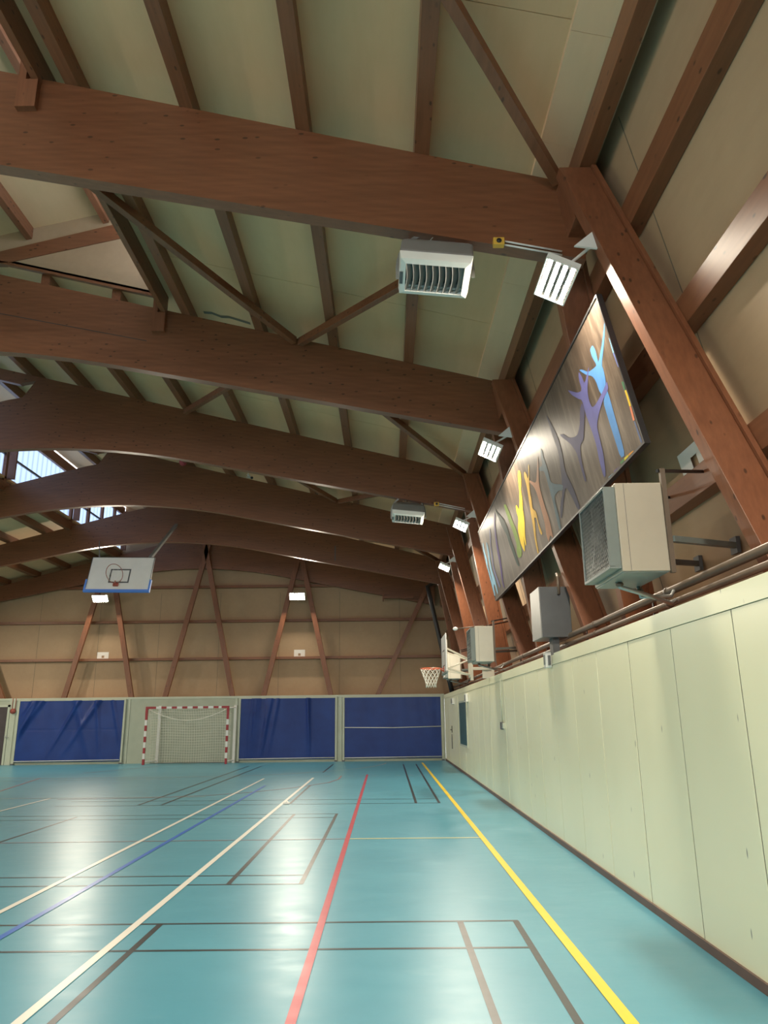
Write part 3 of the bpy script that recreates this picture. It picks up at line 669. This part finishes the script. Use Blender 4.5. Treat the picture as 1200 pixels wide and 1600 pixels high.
# ------------------------------------------------------------------ ceiling heaters hung under the beams
def ceiling_heater(pos, label):
    X, Y, Z = pos; root = empty('ceiling_heater', pos)
    T = Matrix.Translation(Vector(pos)) @ Matrix.Rotation(math.radians(6), 4, 'Y') @ Matrix.Rotation(math.radians(-9), 4, 'X')
    # local: face at z=-.16 looking down, width x, depth y
    W, D = .355, .262
    f = MB()
    o_ = [(-W, -D), (W, -D), (W, D), (-W, D)]; i_ = [(-W + .07, -D + .07), (W - .07, -D + .07), (W - .07, D - .07), (-W + .07, D - .07)]
    vs = [(p[0], p[1], -.06) for p in o_] + [(p[0] * .95, p[1] * .95, -.14) for p in o_] + [(p[0], p[1], -.155) for p in i_] + [(p[0], p[1], -.07) for p in i_]
    fs = []
    for k in range(4):
        j = (k + 1) % 4; fs += [(k, j, j + 4, k + 4), (k + 4, j + 4, j + 8, k + 8), (k + 8, j + 8, j + 12, k + 12)]
    f.add(vs, fs, 'white'); f.build('face_frame', root, matrix=T)
    c = MB()
    vs = [(-W, -D, -.06), (W, -D, -.06), (W, D, -.06), (-W, D, -.06), (-W * .98, -D * .98, .10), (W * .98, -D * .98, .10), (W * .98, D * .98, .10), (-W * .98, D * .98, .10),
          (-W * .55, -D * .6, .20), (W * .55, -D * .6, .20), (W * .55, D * .6, .20), (-W * .55, D * .6, .20)]
    c.add(vs, [(0, 3, 2, 1), (0, 1, 5, 4), (1, 2, 6, 5), (2, 3, 7, 6), (3, 0, 4, 7), (4, 5, 9, 8), (5, 6, 10, 9), (6, 7, 11, 10), (7, 4, 8, 11), (8, 9, 10, 11)], 'casing')
    c.build('casing', root, bevel=.02, matrix=T)
    n = 9
    for k in range(n):
        x = -W + .10 + (2 * W - .20) * k / (n - 1); l = MB()
        ys = [-D + .07 + (2 * D - .14) * t / 8 for t in range(9)]
        vs = []
        for q, y in enumerate(ys):
            o2 = .018 * math.sin(PI * q / 8)
            vs += [(x - .036 + o2, y, -.146), (x + .016 + o2, y, -.095), (x + .020 + o2, y, -.098), (x - .032 + o2, y, -.150)]
        fs = []
        for q in range(8):
            a = 4 * q
            for r in range(4): fs.append((a + r, a + (r + 1) % 4, a + 4 + (r + 1) % 4, a + 4 + r))
        fs += [(0, 1, 2, 3), (35, 34, 33, 32)]
        l.add(vs, fs, 'louvre'); l.build('louvre', root, matrix=T)
    g = MB(); g.box(-W + .07, W - .07, -D + .07, D - .07, -.068, -.062, 'inside')
    g.box(-W + .07, W - .07, D - .13, D - .10, -.12, -.075, 'louvre'); g.build('coil', root, matrix=T)
    m_ = MB(); m_.box(-W + .012, -W + .045, -D + .19, -D + .36, -.152, -.150, 'darkgrey'); m_.build('badge', root, matrix=T)
    hp = MB(); top = .405
    pts = [(-W - .02, 0, -.12), (-W - .02, 0, .0)] + [((-(W + .02)) * math.cos(t), 0, .0 + (top - .0) * math.sin(t)) for t in [PI * q / 16 for q in range(1, 16)]] + [(W + .02, 0, .0), (W + .02, 0, -.12)]
    for a, b2 in zip(pts[:-1], pts[1:]): hp.bar(a, b2, .035, .006, 'steel', up=(0, 1, 0))
    hp.build('hanging_hoop', root, matrix=Matrix.Translation(Vector(pos)))
    kb = MB(); kb.tube([(-.05, .0, .2), (.02, .05, .36), (.2, .05, .37), (.32, .0, .26), (.36, .0, .1)], .008, 'black', 6)
    kb.tube([(-.12, .02, .22), (.0, -.04, .34), (.12, .02, .39)], .006, 'steel', 6)
    kb.tube([(-.25, .12, .16), (-.27, .12, .30), (-.22, .10, .40)], .016, 'rust', 8); kb.tube([(.25, .12, .16), (.24, .12, .3), (.2, .10, .38)], .014, 'rust', 8)
    kb.build('cable', root, matrix=Matrix.Translation(Vector(pos)))
    tag(root, label, 'heater', 'ceiling heaters')
    return root
CZ = 5.955
ceiling_heater((.535, YF[0] + .08, CZ - .03), 'white louvred ceiling heater hanging under the nearest beam')
ceiling_heater((.535, YF[2] + .08, CZ + .0), 'small looking white louvred heater hanging under the third beam')

def junction(i, label, clab):
    y = YF[i] - .012; zb_ = lambda x: zbot(x - XC)
    x = 1.16
    root = empty('junction_box', (x, y - .03, zb_(x) - .01)); b = MB(); b.box(x - .055, x + .055, y - .06, y + .01, zb_(x) - .04, zb_(x) + .04, 'yellowbox'); b.build('box', root, bevel=.006)
    b = MB(); b.tube([(x, y - .06, zb_(x)), (x, y - .066, zb_(x))], .026, 'black'); b.build('socket', root)
    tag(root, label, 'electrical box', 'yellow sockets on the beams')
    c = MB()
    for d in (-.02, .02): c.tube([(x + .056, y - .02, zb_(x) + d), (1.78, y - .02, zb_(1.78) + d)], .009, 'white', 8)
    tag(c.build('conduit'), clab, 'conduit', 'white conduits on the beams')
junction(0, 'yellow electrical box under the nearest beam, right of the big ceiling heater', 'white twin conduit from the near yellow box to the largest floodlight')
junction(2, 'tiny yellow electrical box under the third beam, right of the small ceiling heater', 'white twin conduit from the far yellow box to the third floodlight')

# ------------------------------------------------------------------ wall heaters with grille
def wall_heater(y0, label, white=False):
    dy = y0 - 5.5
    root = empty('wall_heater', (1.98, y0 + .38, 2.66))
    cm = 'cream' if white else 'beige'
    b = MB(); b.box(1.79, 2.15, y0, y0 + .77, 2.655, 3.35, cm)
    b.build('casing', root, bevel=.006)
    s = MB(); s.box(1.855, 1.858, y0 - .0015, y0 + .77, 2.66, 3.345, 'darkgrey'); s.box(1.80, 2.14, y0 + .01, y0 + .76, 2.648, 2.655, 'greygreen'); s.build('seam', root)
    h = MB(); x0, x1 = 1.70, 1.79; a0, a1, c0, c1 = y0 + .015, y0 + .755, 2.68, 3.325; t = .02
    for q in ((a0, a1, c0, c0 + t), (a0, a1, c1 - t, c1), (a0, a0 + t, c0 + t, c1 - t), (a1 - t, a1, c0 + t, c1 - t)): h.box(x0, x1, *q, 'greygreen')
    h.build('hood', root, bevel=.003)
    k = MB(); k.box(x1 - .012, x1 - .002, a0 + t, a1 - t, c0 + t, c1 - t, 'inside'); k.build('fan_back', root)
    g = MB(); A0, A1, C0, C1 = a0 + t, a1 - t, c0 + t, c1 - t
    n = 18 if y0 < 8 else 10; st = (A1 - A0) / n; xg = x0 + .012
    segs = []
    for sgn in (1, -1):
        for q in range(-n - 2, 2 * n + 2):
            # line y = A0 + q*st + sgn*(z-C0)*0.62
            pts = []
            za, zb2 = C0, C1
            ya = A0 + q * st; f = lambda z: ya + sgn * (z - C0) * .62
            lo, hi = za, zb2
            if sgn > 0: lo = max(lo, C0 + (A0 - ya) / .62); hi = min(hi, C0 + (A1 - ya) / .62)
            else: lo = max(lo, C0 + (ya - A1) / .62); hi = min(hi, C0 + (ya - A0) / .62)
            if hi - lo > .01: g.bar((xg, f(lo), lo), (xg, f(hi), hi), .004, .004, 'steel', up=(1, 0, 0))
    g.build('grille', root)
    if y0 < 8:
        fn = MB()
        cy, cz = (A0 + A1) / 2, (C0 + C1) / 2
        fn.tube([(1.745, cy, cz), (1.775, cy, cz)], .05, 'steel')
        for q in range(5):
            t_ = q * 2 * PI / 5; fn.bar((1.76, cy + .05 * math.cos(t_), cz + .05 * math.sin(t_)), (1.76, cy + .26 * math.cos(t_ + .2), cz + .26 * math.sin(t_ + .2)), .012, .10, 'louvre', up=(-math.sin(t_) * .8, 0.0, math.cos(t_) * .8) if abs(math.cos(t_)) > .2 else (.5, 0, .5))
        fn.build('fan', root)
    r = MB(); r.box(2.15, 2.185, y0 - .02, y0 + .02, 2.64, 3.46, 'pipe'); r.build('mounting_rail', root); r = MB(); r.box(2.15, 2.185, y0 + .75, y0 + .79, 2.64, 3.46, 'pipe'); r.build('mounting_rail', root)
    for ya in (y0, y0 + .77):
        a = MB(); a.bar((2.13, ya, 3.445), (wx(2.95, 3.6), ya + .5, 3.60), .02, .025, 'black')
        a.build('top_rod', root)
        a = MB(); a.bar((2.185, ya, 2.90), (wx(3.09, 3.0), ya + .62, 2.98), .05, .045, 'greygreen' if ya == y0 else 'darkgrey')
        q = Vector((wx(3.085, 3.0), ya + .62, 2.98)); a.box(q.x - .03, q.x + .005, q.y - .06, q.y + .06, q.z - .07, q.z + .07, 'darkgrey'); a.build('wall_arm', root)
    a = MB()
    a.tube([(1.88, y0 + .45, 2.655), (1.90, y0 + .45, 2.61), (2.12, y0 + .52, 2.56), (2.36, y0 + .62, 2.50), (2.42, y0 + .66, 2.53)], .018, 'steel', 10)
    a.tube([(2.12, y0 + .66, 2.655), (2.13, y0 + .66, 2.56), (2.40, y0 + .7, 2.57), (2.44, y0 + .72, 2.62)], .016, 'steel', 10)
    for q in ((1.90, y0 + .45, 2.63), (2.13, y0 + .66, 2.61)): a.ball(q, .032, 'pipe', (1, 1, .7), 12, 8)
    a.build('feed_pipe', root)
    tag(root, label, 'heater', 'wall heaters')
    return root
wall_heater(5.5, 'large beige wall heater with mesh front, nearest the camera above the green wall')
wall_heater(14.95, 'beige wall heater with dark front just behind the small basketball hoop', True)
wall_heater(21.8, 'cream wall heater farthest away, partly hidden by the small backboard', True)
# dark metal box between the first and second heaters
root = empty('metal_cabinet', (2.3, 10.3, 2.55)); b = MB(); b.box(2.10, 2.50, 10.0, 10.62, 2.62, 3.30, 'darkgrey'); b.build('body', root, bevel=.006)
b = MB(); b.box(2.085, 2.10, 10.0, 10.62, 2.62, 3.30, 'louvre'); b.build('front_plate', root, bevel=.003)
b = MB(); b.box(2.25, 2.34, 10.1, 10.3, GZ - .02, 2.62, 'darkgrey'); b.build('duct', root); b = MB(); b.tube([(2.35, 10.0, 3.2), (2.35, 9.96, 3.2), (2.35, 9.96, 3.42), (2.35, 10.02, 3.48)], .018, 'pipe', 8); b.build('pipe', root)
tag(root, 'dark grey metal cabinet with pale shiny front below the mural, between two wall heaters', 'cabinet')

# ------------------------------------------------------------------ heating pipes along the wall top
for z, r, nm in ((2.645, .035, 'upper thicker'), (2.54, .028, 'lower thinner')):
    b = MB(); b.tube([(2.475, Y0 + .02, z), (2.475, 29.7, z)], r, 'pipe', 14)
    for y in [4.1 + 2.34 * k for k in range(-4, 11)]:
        b.tube([(2.475, y - .025, z), (2.475, y + .025, z)], r + .007, 'pipe', 14)
    tag(b.build('heating_pipe'), f'{nm} brown heating pipe running along the top of the green wall', 'pipe', 'heating pipes on the right wall')
b = MB()
for y in [4.5 + 2.34 * k for k in range(0, 11)]:
    b.box(2.47, 2.48, y - .012, y + .012, GZ - .02, 2.64, 'black')
    b.box(2.44, 2.51, y - .02, y + .02, GZ - .02, GZ - .012, 'black')
tag(b.build('pipe_support'), 'thin black brackets holding the two heating pipes above the green wall', 'pipe bracket')['kind'] = 'stuff'
b = MB(); b.tube([(1.85, 27.6, 6.55), (1.90, 27.55, 6.45)] + [(wx(2.38, z), 27.5, z) for z in (6.3, 5.6, 4.5, 3.5, 2.9, 2.42)], .085, 'black', 16)
tag(b.build('drain_pipe'), 'thick dark drainpipe running down the far end of the right sloping wall', 'pipe')

# ------------------------------------------------------------------ small side basket
bx = 1.27; yb = 16.5
root = empty('basketball_hoop', (1.6, yb, GZ))
b = MB(); b.box(bx, bx + .025, yb - .60, yb + .60, 2.54, 3.32, 'goalwhite'); bd = b.build('backboard', root, bevel=.004)
b = MB()
for q in ((-.26, .26, 2.98, 3.01), (-.26, .26, 2.66, 2.69), (-.26, -.23, 2.69, 2.98), (.23, .26, 2.69, 2.98)): b.box(bx - .001, bx, yb + q[0], yb + q[1], q[2], q[3], 'black')
b.build('target_square', bd)
b = MB(); b.box(bx - .01, bx + .04, yb - .61, yb + .61, 2.50, 2.54, 'greygreen'); b.build('edge_padding', bd)
def ring_pts(c, r, n=28, ax=None): return [(c[0] + r * math.cos(2 * PI * k / n), c[1] + r * math.sin(2 * PI * k / n), c[2]) for k in range(n)]
rc = (bx - .29, yb, 2.62)
b = MB(); b.tube(ring_pts(rc, .225), .009, 'orange', 8, close=True); b.box(bx - .012, bx, yb - .06, yb + .06, 2.55, 2.66, 'orange')
b.box(bx - .07, bx - .01, yb - .05, yb + .05, 2.612, 2.626, 'orange'); b.tube([(bx - .08, yb - .09, 2.61), (bx - .01, yb - .04, 2.56)], .008, 'orange', 6); b.tube([(bx - .08, yb + .09, 2.61), (bx - .01, yb + .04, 2.56)], .008, 'orange', 6)
b.build('rim', root)
b = MB(); n = 12
def nr(t): return .225 - .115 * min(1, t * 1.25) + .012 * max(0, t - .8)
lv = 6
for k in range(n):
    for sg in (1, -1):
        pts = []
        for q in range(lv + 1):
            t = q / lv; a = 2 * PI * (k + sg * .5 * q) / n; r = nr(t)
            pts.append((rc[0] + r * math.cos(a), rc[1] + r * math.sin(a), rc[2] - .40 * t))
        b.tube(pts, .0045, 'net', 5)
b.build('net', root)
b = MB(); b.box(1.83, 1.90, yb - .04, yb + .04, 2.36, 3.05, 'cream'); b.box(1.80, 1.83, yb - .07, yb + .07, 2.42, 2.72, 'cream'); b.box(1.9, 2.30, yb - .03, yb + .03, 2.58, 2.64, 'cream')
b.box(2.10, 2.36, yb - .02, yb + .02, GZ - .02, 2.62, 'cream'); b.build('post', root, bevel=.004)
for sg in (-1, 1):
    b = MB(); b.bar((bx + .025, yb + sg * .42, 3.02), (1.83, yb + sg * .05, 2.80), .03, .035, 'cream'); b.bar((bx + .025, yb + sg * .42, 2.60), (1.83, yb + sg * .05, 2.48), .03, .035, 'cream')
    b.bar((bx + .03, yb + sg * .42, 2.60), (1.83, yb + sg * .05, 2.80), .018, .018, 'cream')
    b.bar((bx + .035, yb + sg * .42, 2.56), (bx + .035, yb + sg * .42, 3.2), .03, .03, 'cream'); b.build('arm', root)
tag(root, 'small side basketball hoop with orange rim and white net above the green wall', 'basketball hoop')

# ------------------------------------------------------------------ hanging main backboard, tipped back
by = 21.0; bxc = -7.66; tip = math.radians(18)
root = empty('hanging_backboard', (bxc, by, 5.1))
T = Matrix.Translation(Vector((bxc, by, 5.20))) @ Matrix.Rotation(-tip, 4, 'X') @ Matrix.Rotation(math.radians(1.0), 4, 'Y')
b = MB(); b.box(-.90, .90, 0, .03, 0, 1.05, 'goalwhite'); bd = b.build('board', root, matrix=T)
b = MB()
for q in ((-.915, -.90, 0, 1.065), (.90, .915, 0, 1.065), (-.915, .915, 1.05, 1.065)): b.box(q[0], q[1], -.01, .04, q[2], q[3], 'darkgrey')
b.build('board_frame', bd, matrix=T)
b = MB(); z0 = .22
for q in ((-.295, .295, z0 + .41, z0 + .45), (-.295, .295, z0, z0 + .04), (-.295, -.255, z0 + .04, z0 + .41), (.255, .295, z0 + .04, z0 + .41)): b.box(q[0], q[1], -.002, 0, q[2], q[3], 'darkgrey')
b.build('target_square', bd, matrix=T)
b = MB(); b.box(-.95, .95, -.03, .05, -.07, 0, 'pad'); b.box(-.95, -.90, -.03, .05, 0, .32, 'pad'); b.box(.90, .95, -.03, .05, 0, .32, 'pad'); b.build('edge_padding', bd, bevel=.01, matrix=T)
b = MB(); rr = [(-.06 + .24 * math.cos(t), -.26 - .24 * math.sin(t) * .85, .18 + .20 + .22 * math.sin(t) * .9) for t in [2 * PI * k / 28 for k in range(28)]]
b.tube(rr, .009, 'rust', 8, close=True); b.box(-.12, .02, -.06, -.002, .10, .20, 'rust'); b.tube([(-.05, -.05, .15), (-.06, -.10, .24)], .02, 'rust', 8); b.build('rim', root, matrix=T)
b = MB()
for k in range(12):
    a = T @ Vector(rr[(k * 28) // 12]); c2 = T @ Vector((-.06 + .12 * math.cos(2 * PI * k / 12), -.24, .20 + .06 * math.sin(2 * PI * k / 12))); b.tube([a, c2], .003, 'net', 4)
b.build('net', root)
top = T @ Vector((.72, .05, 1.0))
b = MB(); b.bar(top, (-7.26, YF[4] - .02, 8.16), .09, .09, 'louvre'); b.build('pole', root)
b = MB(); t2 = T @ Vector((-.72, .05, 1.0)); b.bar(t2, (-9.9, YF[4] - .02, 7.6), .03, .03, 'louvre'); b.bar(T @ Vector((-.8, .06, .9)), T @ Vector((.8, .06, .9)), .05, .05, 'louvre'); b.build('stay', root)
tag(root, 'large white hanging basketball backboard with blue padded lower edge, raised near the roof', 'backboard')

# ------------------------------------------------------------------ blue vinyl curtains on the far wall
def curtain(x0, x1, label, folds, seam, diag):
    root = empty('wall_curtain', ((x0 + x1) / 2, YW - .06, 0)); b = MB()
    nx, nz = 110, 60; z0, z1 = .10, 2.36; vs = []; fs = []
    rng = random.Random(int(x0 * 100)); ph = [rng.uniform(0, 6.28) for _ in range(8)]; W_ = x1 - x0
    cr = [(rng.uniform(.08, .95), rng.uniform(.35, 1.0) * rng.choice((1, 1, -.4)) * diag, rng.uniform(.012, .035)) for _ in range(folds)]
    for j in range(nz + 1):
        v = j / nz
        for i in range(nx + 1):
            u = i / nx; d = 0
            for (cu, sl, wd) in cr:
                c0 = cu - sl * (1 - v) * .45; t = (u - c0) / wd
                d += math.exp(-t * t) * .11 * (v ** 1.0) * (1 - .3 * v)
            d += .006 * math.sin(u * 40 + ph[0] + 3 * v) * v + .010 * math.sin(u * 9 + ph[1] + 2 * v)
            if seam and abs(v - .52) < .012: d -= .006
            e = min(1, min(u, 1 - u) * 25); vs.append((x0 + W_ * u, YW - .075 - max(-.01, d) * e, z0 + (z1 - z0) * v))
    for j in range(nz):
        for i in range(nx): a = j * (nx + 1) + i; fs.append((a, a + 1, a + nx + 2, a + nx + 1))
    b.add(vs, fs, 'vinyl', True); b.build('sheet', root)
    for x in (x0 - .045, x1 + .045):
        p = MB(); p.box(x - .035, x + .035, YW - .09, YW - .022, 0.0, 2.40, 'greenflat'); p.build('side_post', root, bevel=.004)
        p = MB(); p.box(x - .05, x + .05, YW - .13, YW - .095, .0, .05, 'darkgrey'); p.build('foot', root)
    p = MB(); p.box(x0 - .03, x1 + .03, YW - .11, YW - .085, 2.35, 2.385, 'greenflat'); p.build('top_rail', root)
    p = MB(); p.tube([(x0, YW - .13, .13), (x1, YW - .13, .15)], .014, 'white', 8); p.build('bottom_bar', root)
    if not diag:
        p = MB(); p.tube([(x0, YW - .12, 1.24), ((x0 + x1) / 2, YW - .12, 1.215), (x1, YW - .12, 1.25)], .014, 'white', 8); p.build('middle_bar', root)
    tag(root, label, 'curtain', 'blue wall curtains')
curtain(-14.18, -10.16, 'blue vinyl wall curtain left of the goal, creased with diagonal folds', 9, True, 1)
curtain(-5.62, -1.98, 'blue vinyl wall curtain right of the goal with vertical folds', 8, False, .25)
curtain(-1.60, 2.10, 'flat blue wall curtain by the right corner, pale bar across its middle', 0, False, 0)

# ------------------------------------------------------------------ handball goal
gy = 28.95; gx0, gx1 = -9.06, -5.92
root = empty('handball_goal', ((gx0 + gx1) / 2, gy, 0))
def striped(p0, p1, nseg, first, name):
    b = MB(); p0 = Vector(p0); p1 = Vector(p1)
    for k in range(nseg):
        a = p0.lerp(p1, k / nseg); c2 = p0.lerp(p1, (k + 1) / nseg); b.bar(a, c2, .08, .08, 'red' if (k + first) % 2 == 0 else 'goalwhite', up=(0, 1, 0))
    b.build(name, root)
striped((gx0 + .04, gy, 2.0), (gx0 + .04, gy, .0), 10, 1, 'post'); striped((gx1 - .04, gy, 2.0), (gx1 - .04, gy, .0), 10, 1, 'post')
striped((gx0, gy, 2.04), (gx1, gy, 2.04), 16, 1, 'crossbar')
b = MB(); b.box(gx0, gx0 + .28, gy - .042, gy + .042, 1.998, 2.082, 'red'); b.box(gx1 - .28, gx1, gy - .042, gy + .042, 1.998, 2.082, 'red'); b.box(gx0 - .002, gx0 + .082, gy - .042, gy + .042, 1.78, 2.0, 'red'); b.box(gx1 - .082, gx1 + .002, gy - .042, gy + .042, 1.78, 2.0, 'red'); b.build('corner_marking', root)
for x in (gx0 + .33, gx1 + .10):
    b = MB(); b.box(x - .05, x + .05, YW - .16, YW - .06, 0.0, 2.12, 'goalwhite'); b.build('rear_post', root, bevel=.004)
for xa, xb in ((gx0 + .04, gx0 + .33), (gx1 - .04, gx1 + .10)):
    b = MB(); b.tube([(xa, gy + .04, 2.0), (xb, YW - .16, 2.04)], .02, 'goalwhite', 8); b.tube([(xa, gy + .04, .10), (xb, YW - .16, .10)], .02, 'goalwhite', 8); b.build('side_bar', root)
b = MB()
def netpt(u, v):   # v 0 bottom, 1 top
    x = gx0 + .12 + (gx1 - gx0 - .24) * u
    y = gy + .50 - .42 * v ** 3 + .06 * math.sin(PI * u)
    return (x, min(y, YW - .17), .03 + 1.96 * v + .02 * math.sin(u * 9))
for i in range(33): b.tube([netpt(i / 32, j / 8) for j in range(9)], .006, 'net', 4, cap=False)
for j in range(21): b.tube([netpt(i / 10, j / 20) for i in range(11)], .006, 'net', 4, cap=False)
for x in (gx0 + .06, gx1 - .06):
    for j in range(15): b.tube([(x, gy + .04, .05 + j * .135), (x + .06, gy + .48, .05 + j * .135)], .004, 'net', 4, cap=False)
    for j in range(4): b.tube([(x + .015 * j, gy + .1 + .12 * j, .03), (x + .015 * j, gy + .1 + .12 * j, 1.98 - .04 * j)], .004, 'net', 4, cap=False)
b.build('net', root)
b = MB(); b.tube([(gx0 + .12 + (gx1 - gx0 - .24) * t, gy + .06 + .04 * math.sin(PI * t), 1.97 - .40 * math.sin(PI * t) ** .9) for t in [k / 24 for k in range(25)]], .016, 'net', 6)
b.tube([(gx0 + .12 + (gx1 - gx0 - .24) * t, gy + .5, .03) for t in [k / 6 for k in range(7)]], .012, 'darkgrey', 6); b.build('net_rope', root)
tag(root, 'red and white striped handball goal with a sagging white net', 'goal')

# ------------------------------------------------------------------ papers on the rails
def target_paper(corners, hole, label):
    root = empty('paper_sheet', corners[0]); b = MB()
    P = [Vector(c) for c in corners]; n = (P[1] - P[0]).cross(P[3] - P[0]).normalized() * .003
    def q(u, v): return P[0].lerp(P[1], u).lerp(P[3].lerp(P[2], u), v)
    h0, h1, k0, k1 = hole
    us = (0, h0, h1, 1); vs_ = (0, k0, k1, 1)
    for i in range(3):
        for j in range(3):
            if i == 1 and j == 1: continue
            c = [q(us[i], vs_[j]), q(us[i + 1], vs_[j]), q(us[i + 1], vs_[j + 1]), q(us[i], vs_[j + 1])]
            b.hexa(c + [p + n for p in c], 'paper')
    b.build('sheet', root); tag(root, label, 'paper', 'white papers with a square hole')
z0, z1 = 3.69, 3.95
target_paper([(wx(3.07, z0), 6.60, z0), (wx(3.07, z0), 6.02, z0), (wx(3.07, z1), 6.02, z1), (wx(3.07, z1), 6.60, z1)], (.40, .62, .16, .62), 'white paper with a cut square, on the rail above the nearest wall heater')
yy = Y1 - .012
target_paper([(-3.68, yy, 3.985), (-3.24, yy, 3.985), (-3.24, yy, 4.26), (-3.68, yy, 4.26)], (.38, .60, .12, .48), 'small white paper with a square, on the far gable rail at the right')
target_paper([(-11.6, yy, 3.985), (-11.14, yy, 3.985), (-11.14, yy, 4.25), (-11.6, yy, 4.25)], (.40, .62, .12, .48), 'small white paper with a square on the far gable, under the backboard')

# ------------------------------------------------------------------ small fittings
def emergency_box(y, z, label, w_=.22, h=.15):
    root = empty('emergency_light', (GX - .04, y, z)); b = MB(); b.box(GX - .075, GX - .0085, y - w_ / 2, y + w_ / 2, z - h / 2, z + h / 2, 'white'); b.build('body', root, bevel=.006)
    b = MB(); b.box(GX - .079, GX - .075, y - w_ / 2 + .03, y + w_ / 2 - .03, z - h / 2 + .03, z + h / 2 - .03, 'louvre'); b.build('diffuser', root)
    tag(root, label, 'wall light', 'white boxes on the green wall')
emergency_box(25.6, 2.10, 'small white wall box above the far door in the green wall', .5, .20)
emergency_box(21.2, 2.10, 'small white wall box above the dark teal window of the green wall', .4, .22)
root = empty('wall_speaker', (GX - .05, 10.32, 2.35)); b = MB(); b.box(GX - .09, GX - .0085, 10.25, 10.39, 2.24, 2.45, 'white'); b.build('body', root, bevel=.006)
b = MB(); b.box(GX - .094, GX - .09, 10.27, 10.37, 2.28, 2.41, 'greygreen'); b.box(GX - .06, GX - .03, 10.20, 10.249, 2.27, 2.40, 'darkgrey'); b.build('bracket', root)
tag(root, 'little white and grey box on the top edge of the green wall below the cabinet', 'electrical box')
root = empty('switch_box', (GX - .02, 14.95, 1.4)); b = MB(); b.box(GX - .05, GX - .0035, 14.88, 15.02, 1.36, 1.50, 'darkgrey'); b.box(GX - .04, GX - .0035, 14.70, 14.84, 1.38, 1.48, 'greenflat'); b.build('switch', root, bevel=.004)
b = MB(); b.tube([(GX - .014, 14.95, 1.50), (GX - .014, 14.95, 2.32)], .010, 'greenflat', 8); b.build('conduit', root); tag(root, 'dark switch box with a thin vertical conduit on the green wall', 'switch')
root = empty('fire_alarm', (-14.45, YW - .05, 1.98)); b = MB(); b.tube([(-14.44, YW - .021, 1.98), (-14.44, YW - .10, 1.98)], .10, 'rust', 16); b.build('bell', root)
b = MB(); b.tube([(-14.50, YW - .035, 2.0), (-14.50, YW - .035, 2.46)], .012, 'rust', 6); b.tube([(-14.38, YW - .035, 2.0), (-14.38, YW - .035, 2.46)], .012, 'rust', 6); b.build('pipe', root)
tag(root, 'round reddish alarm bell between the dark door and the left blue curtain', 'alarm bell')
b = MB(); b.ball((-5.80, YF[3] - .115, 7.32 + .25 * 5.83 + .02), .115, 'ball'); tag(b.build('ball'), 'red ball wedged between the fourth beam and the roof', 'ball')
root = empty('shuttlecock', (-3.88, YF[3] + .03, 8.30)); c0 = Vector((-3.88, YF[3] + .03, 8.31))
b = MB()
for k in range(8):
    t = 2 * PI * k / 8; b.bar(c0 + Vector((0.03, 0, .03)), c0 + Vector((-.07 + .03 * math.cos(t), .09 * math.sin(t), .10 + .07 * math.cos(t))), .035, .006, 'goalwhite')
b.build('feathers', root); b = MB(); b.ball(c0 + Vector((.06, 0, .03)), .04, 'black'); b.build('cork', root)
tag(root, 'small white and black object on the fourth beam, right of the red ball', 'shuttlecock')
root = empty('paper_scrap', (-1.96, 15.45, 0)); b = MB(); b.box(-2.02, -1.90, 15.40, 15.48, .0035, .03, 'paper'); b.bar((-1.96, 15.44, .05), (-1.91, 15.42, .012), .05, .02, 'paper'); b.build('scrap', root)
tag(root, 'small white scrap lying on the court by the white line', 'litter')
b = MB(); b.box(-.08, 1.15, YF[5] - .14, YF[5] - .02, 6.22, 6.32, 'wood_x'); b.box(-.10, -.04, YF[5] - .16, YF[5] - .0, 6.12, 6.40, 'wood_z'); tag(b.build('wooden_arm'), 'short horizontal timber arm on the far gable by the right roof edge', 'timber arm')
root = empty('string_rod', (1.42, 14.9, 3.28)); b = MB(); b.tube([(1.43, 14.93, 3.30), (1.98, 15.0, 3.37)], .010, 'pipe', 8); b.build('rod', root); b = MB(); b.ball((1.40, 14.93, 3.30), .035, 'goalwhite', (1.5, 1, 1)); b.build('knob', root)
tag(root, 'thin rod with a white knob sticking out from the middle wall heater', 'rod')
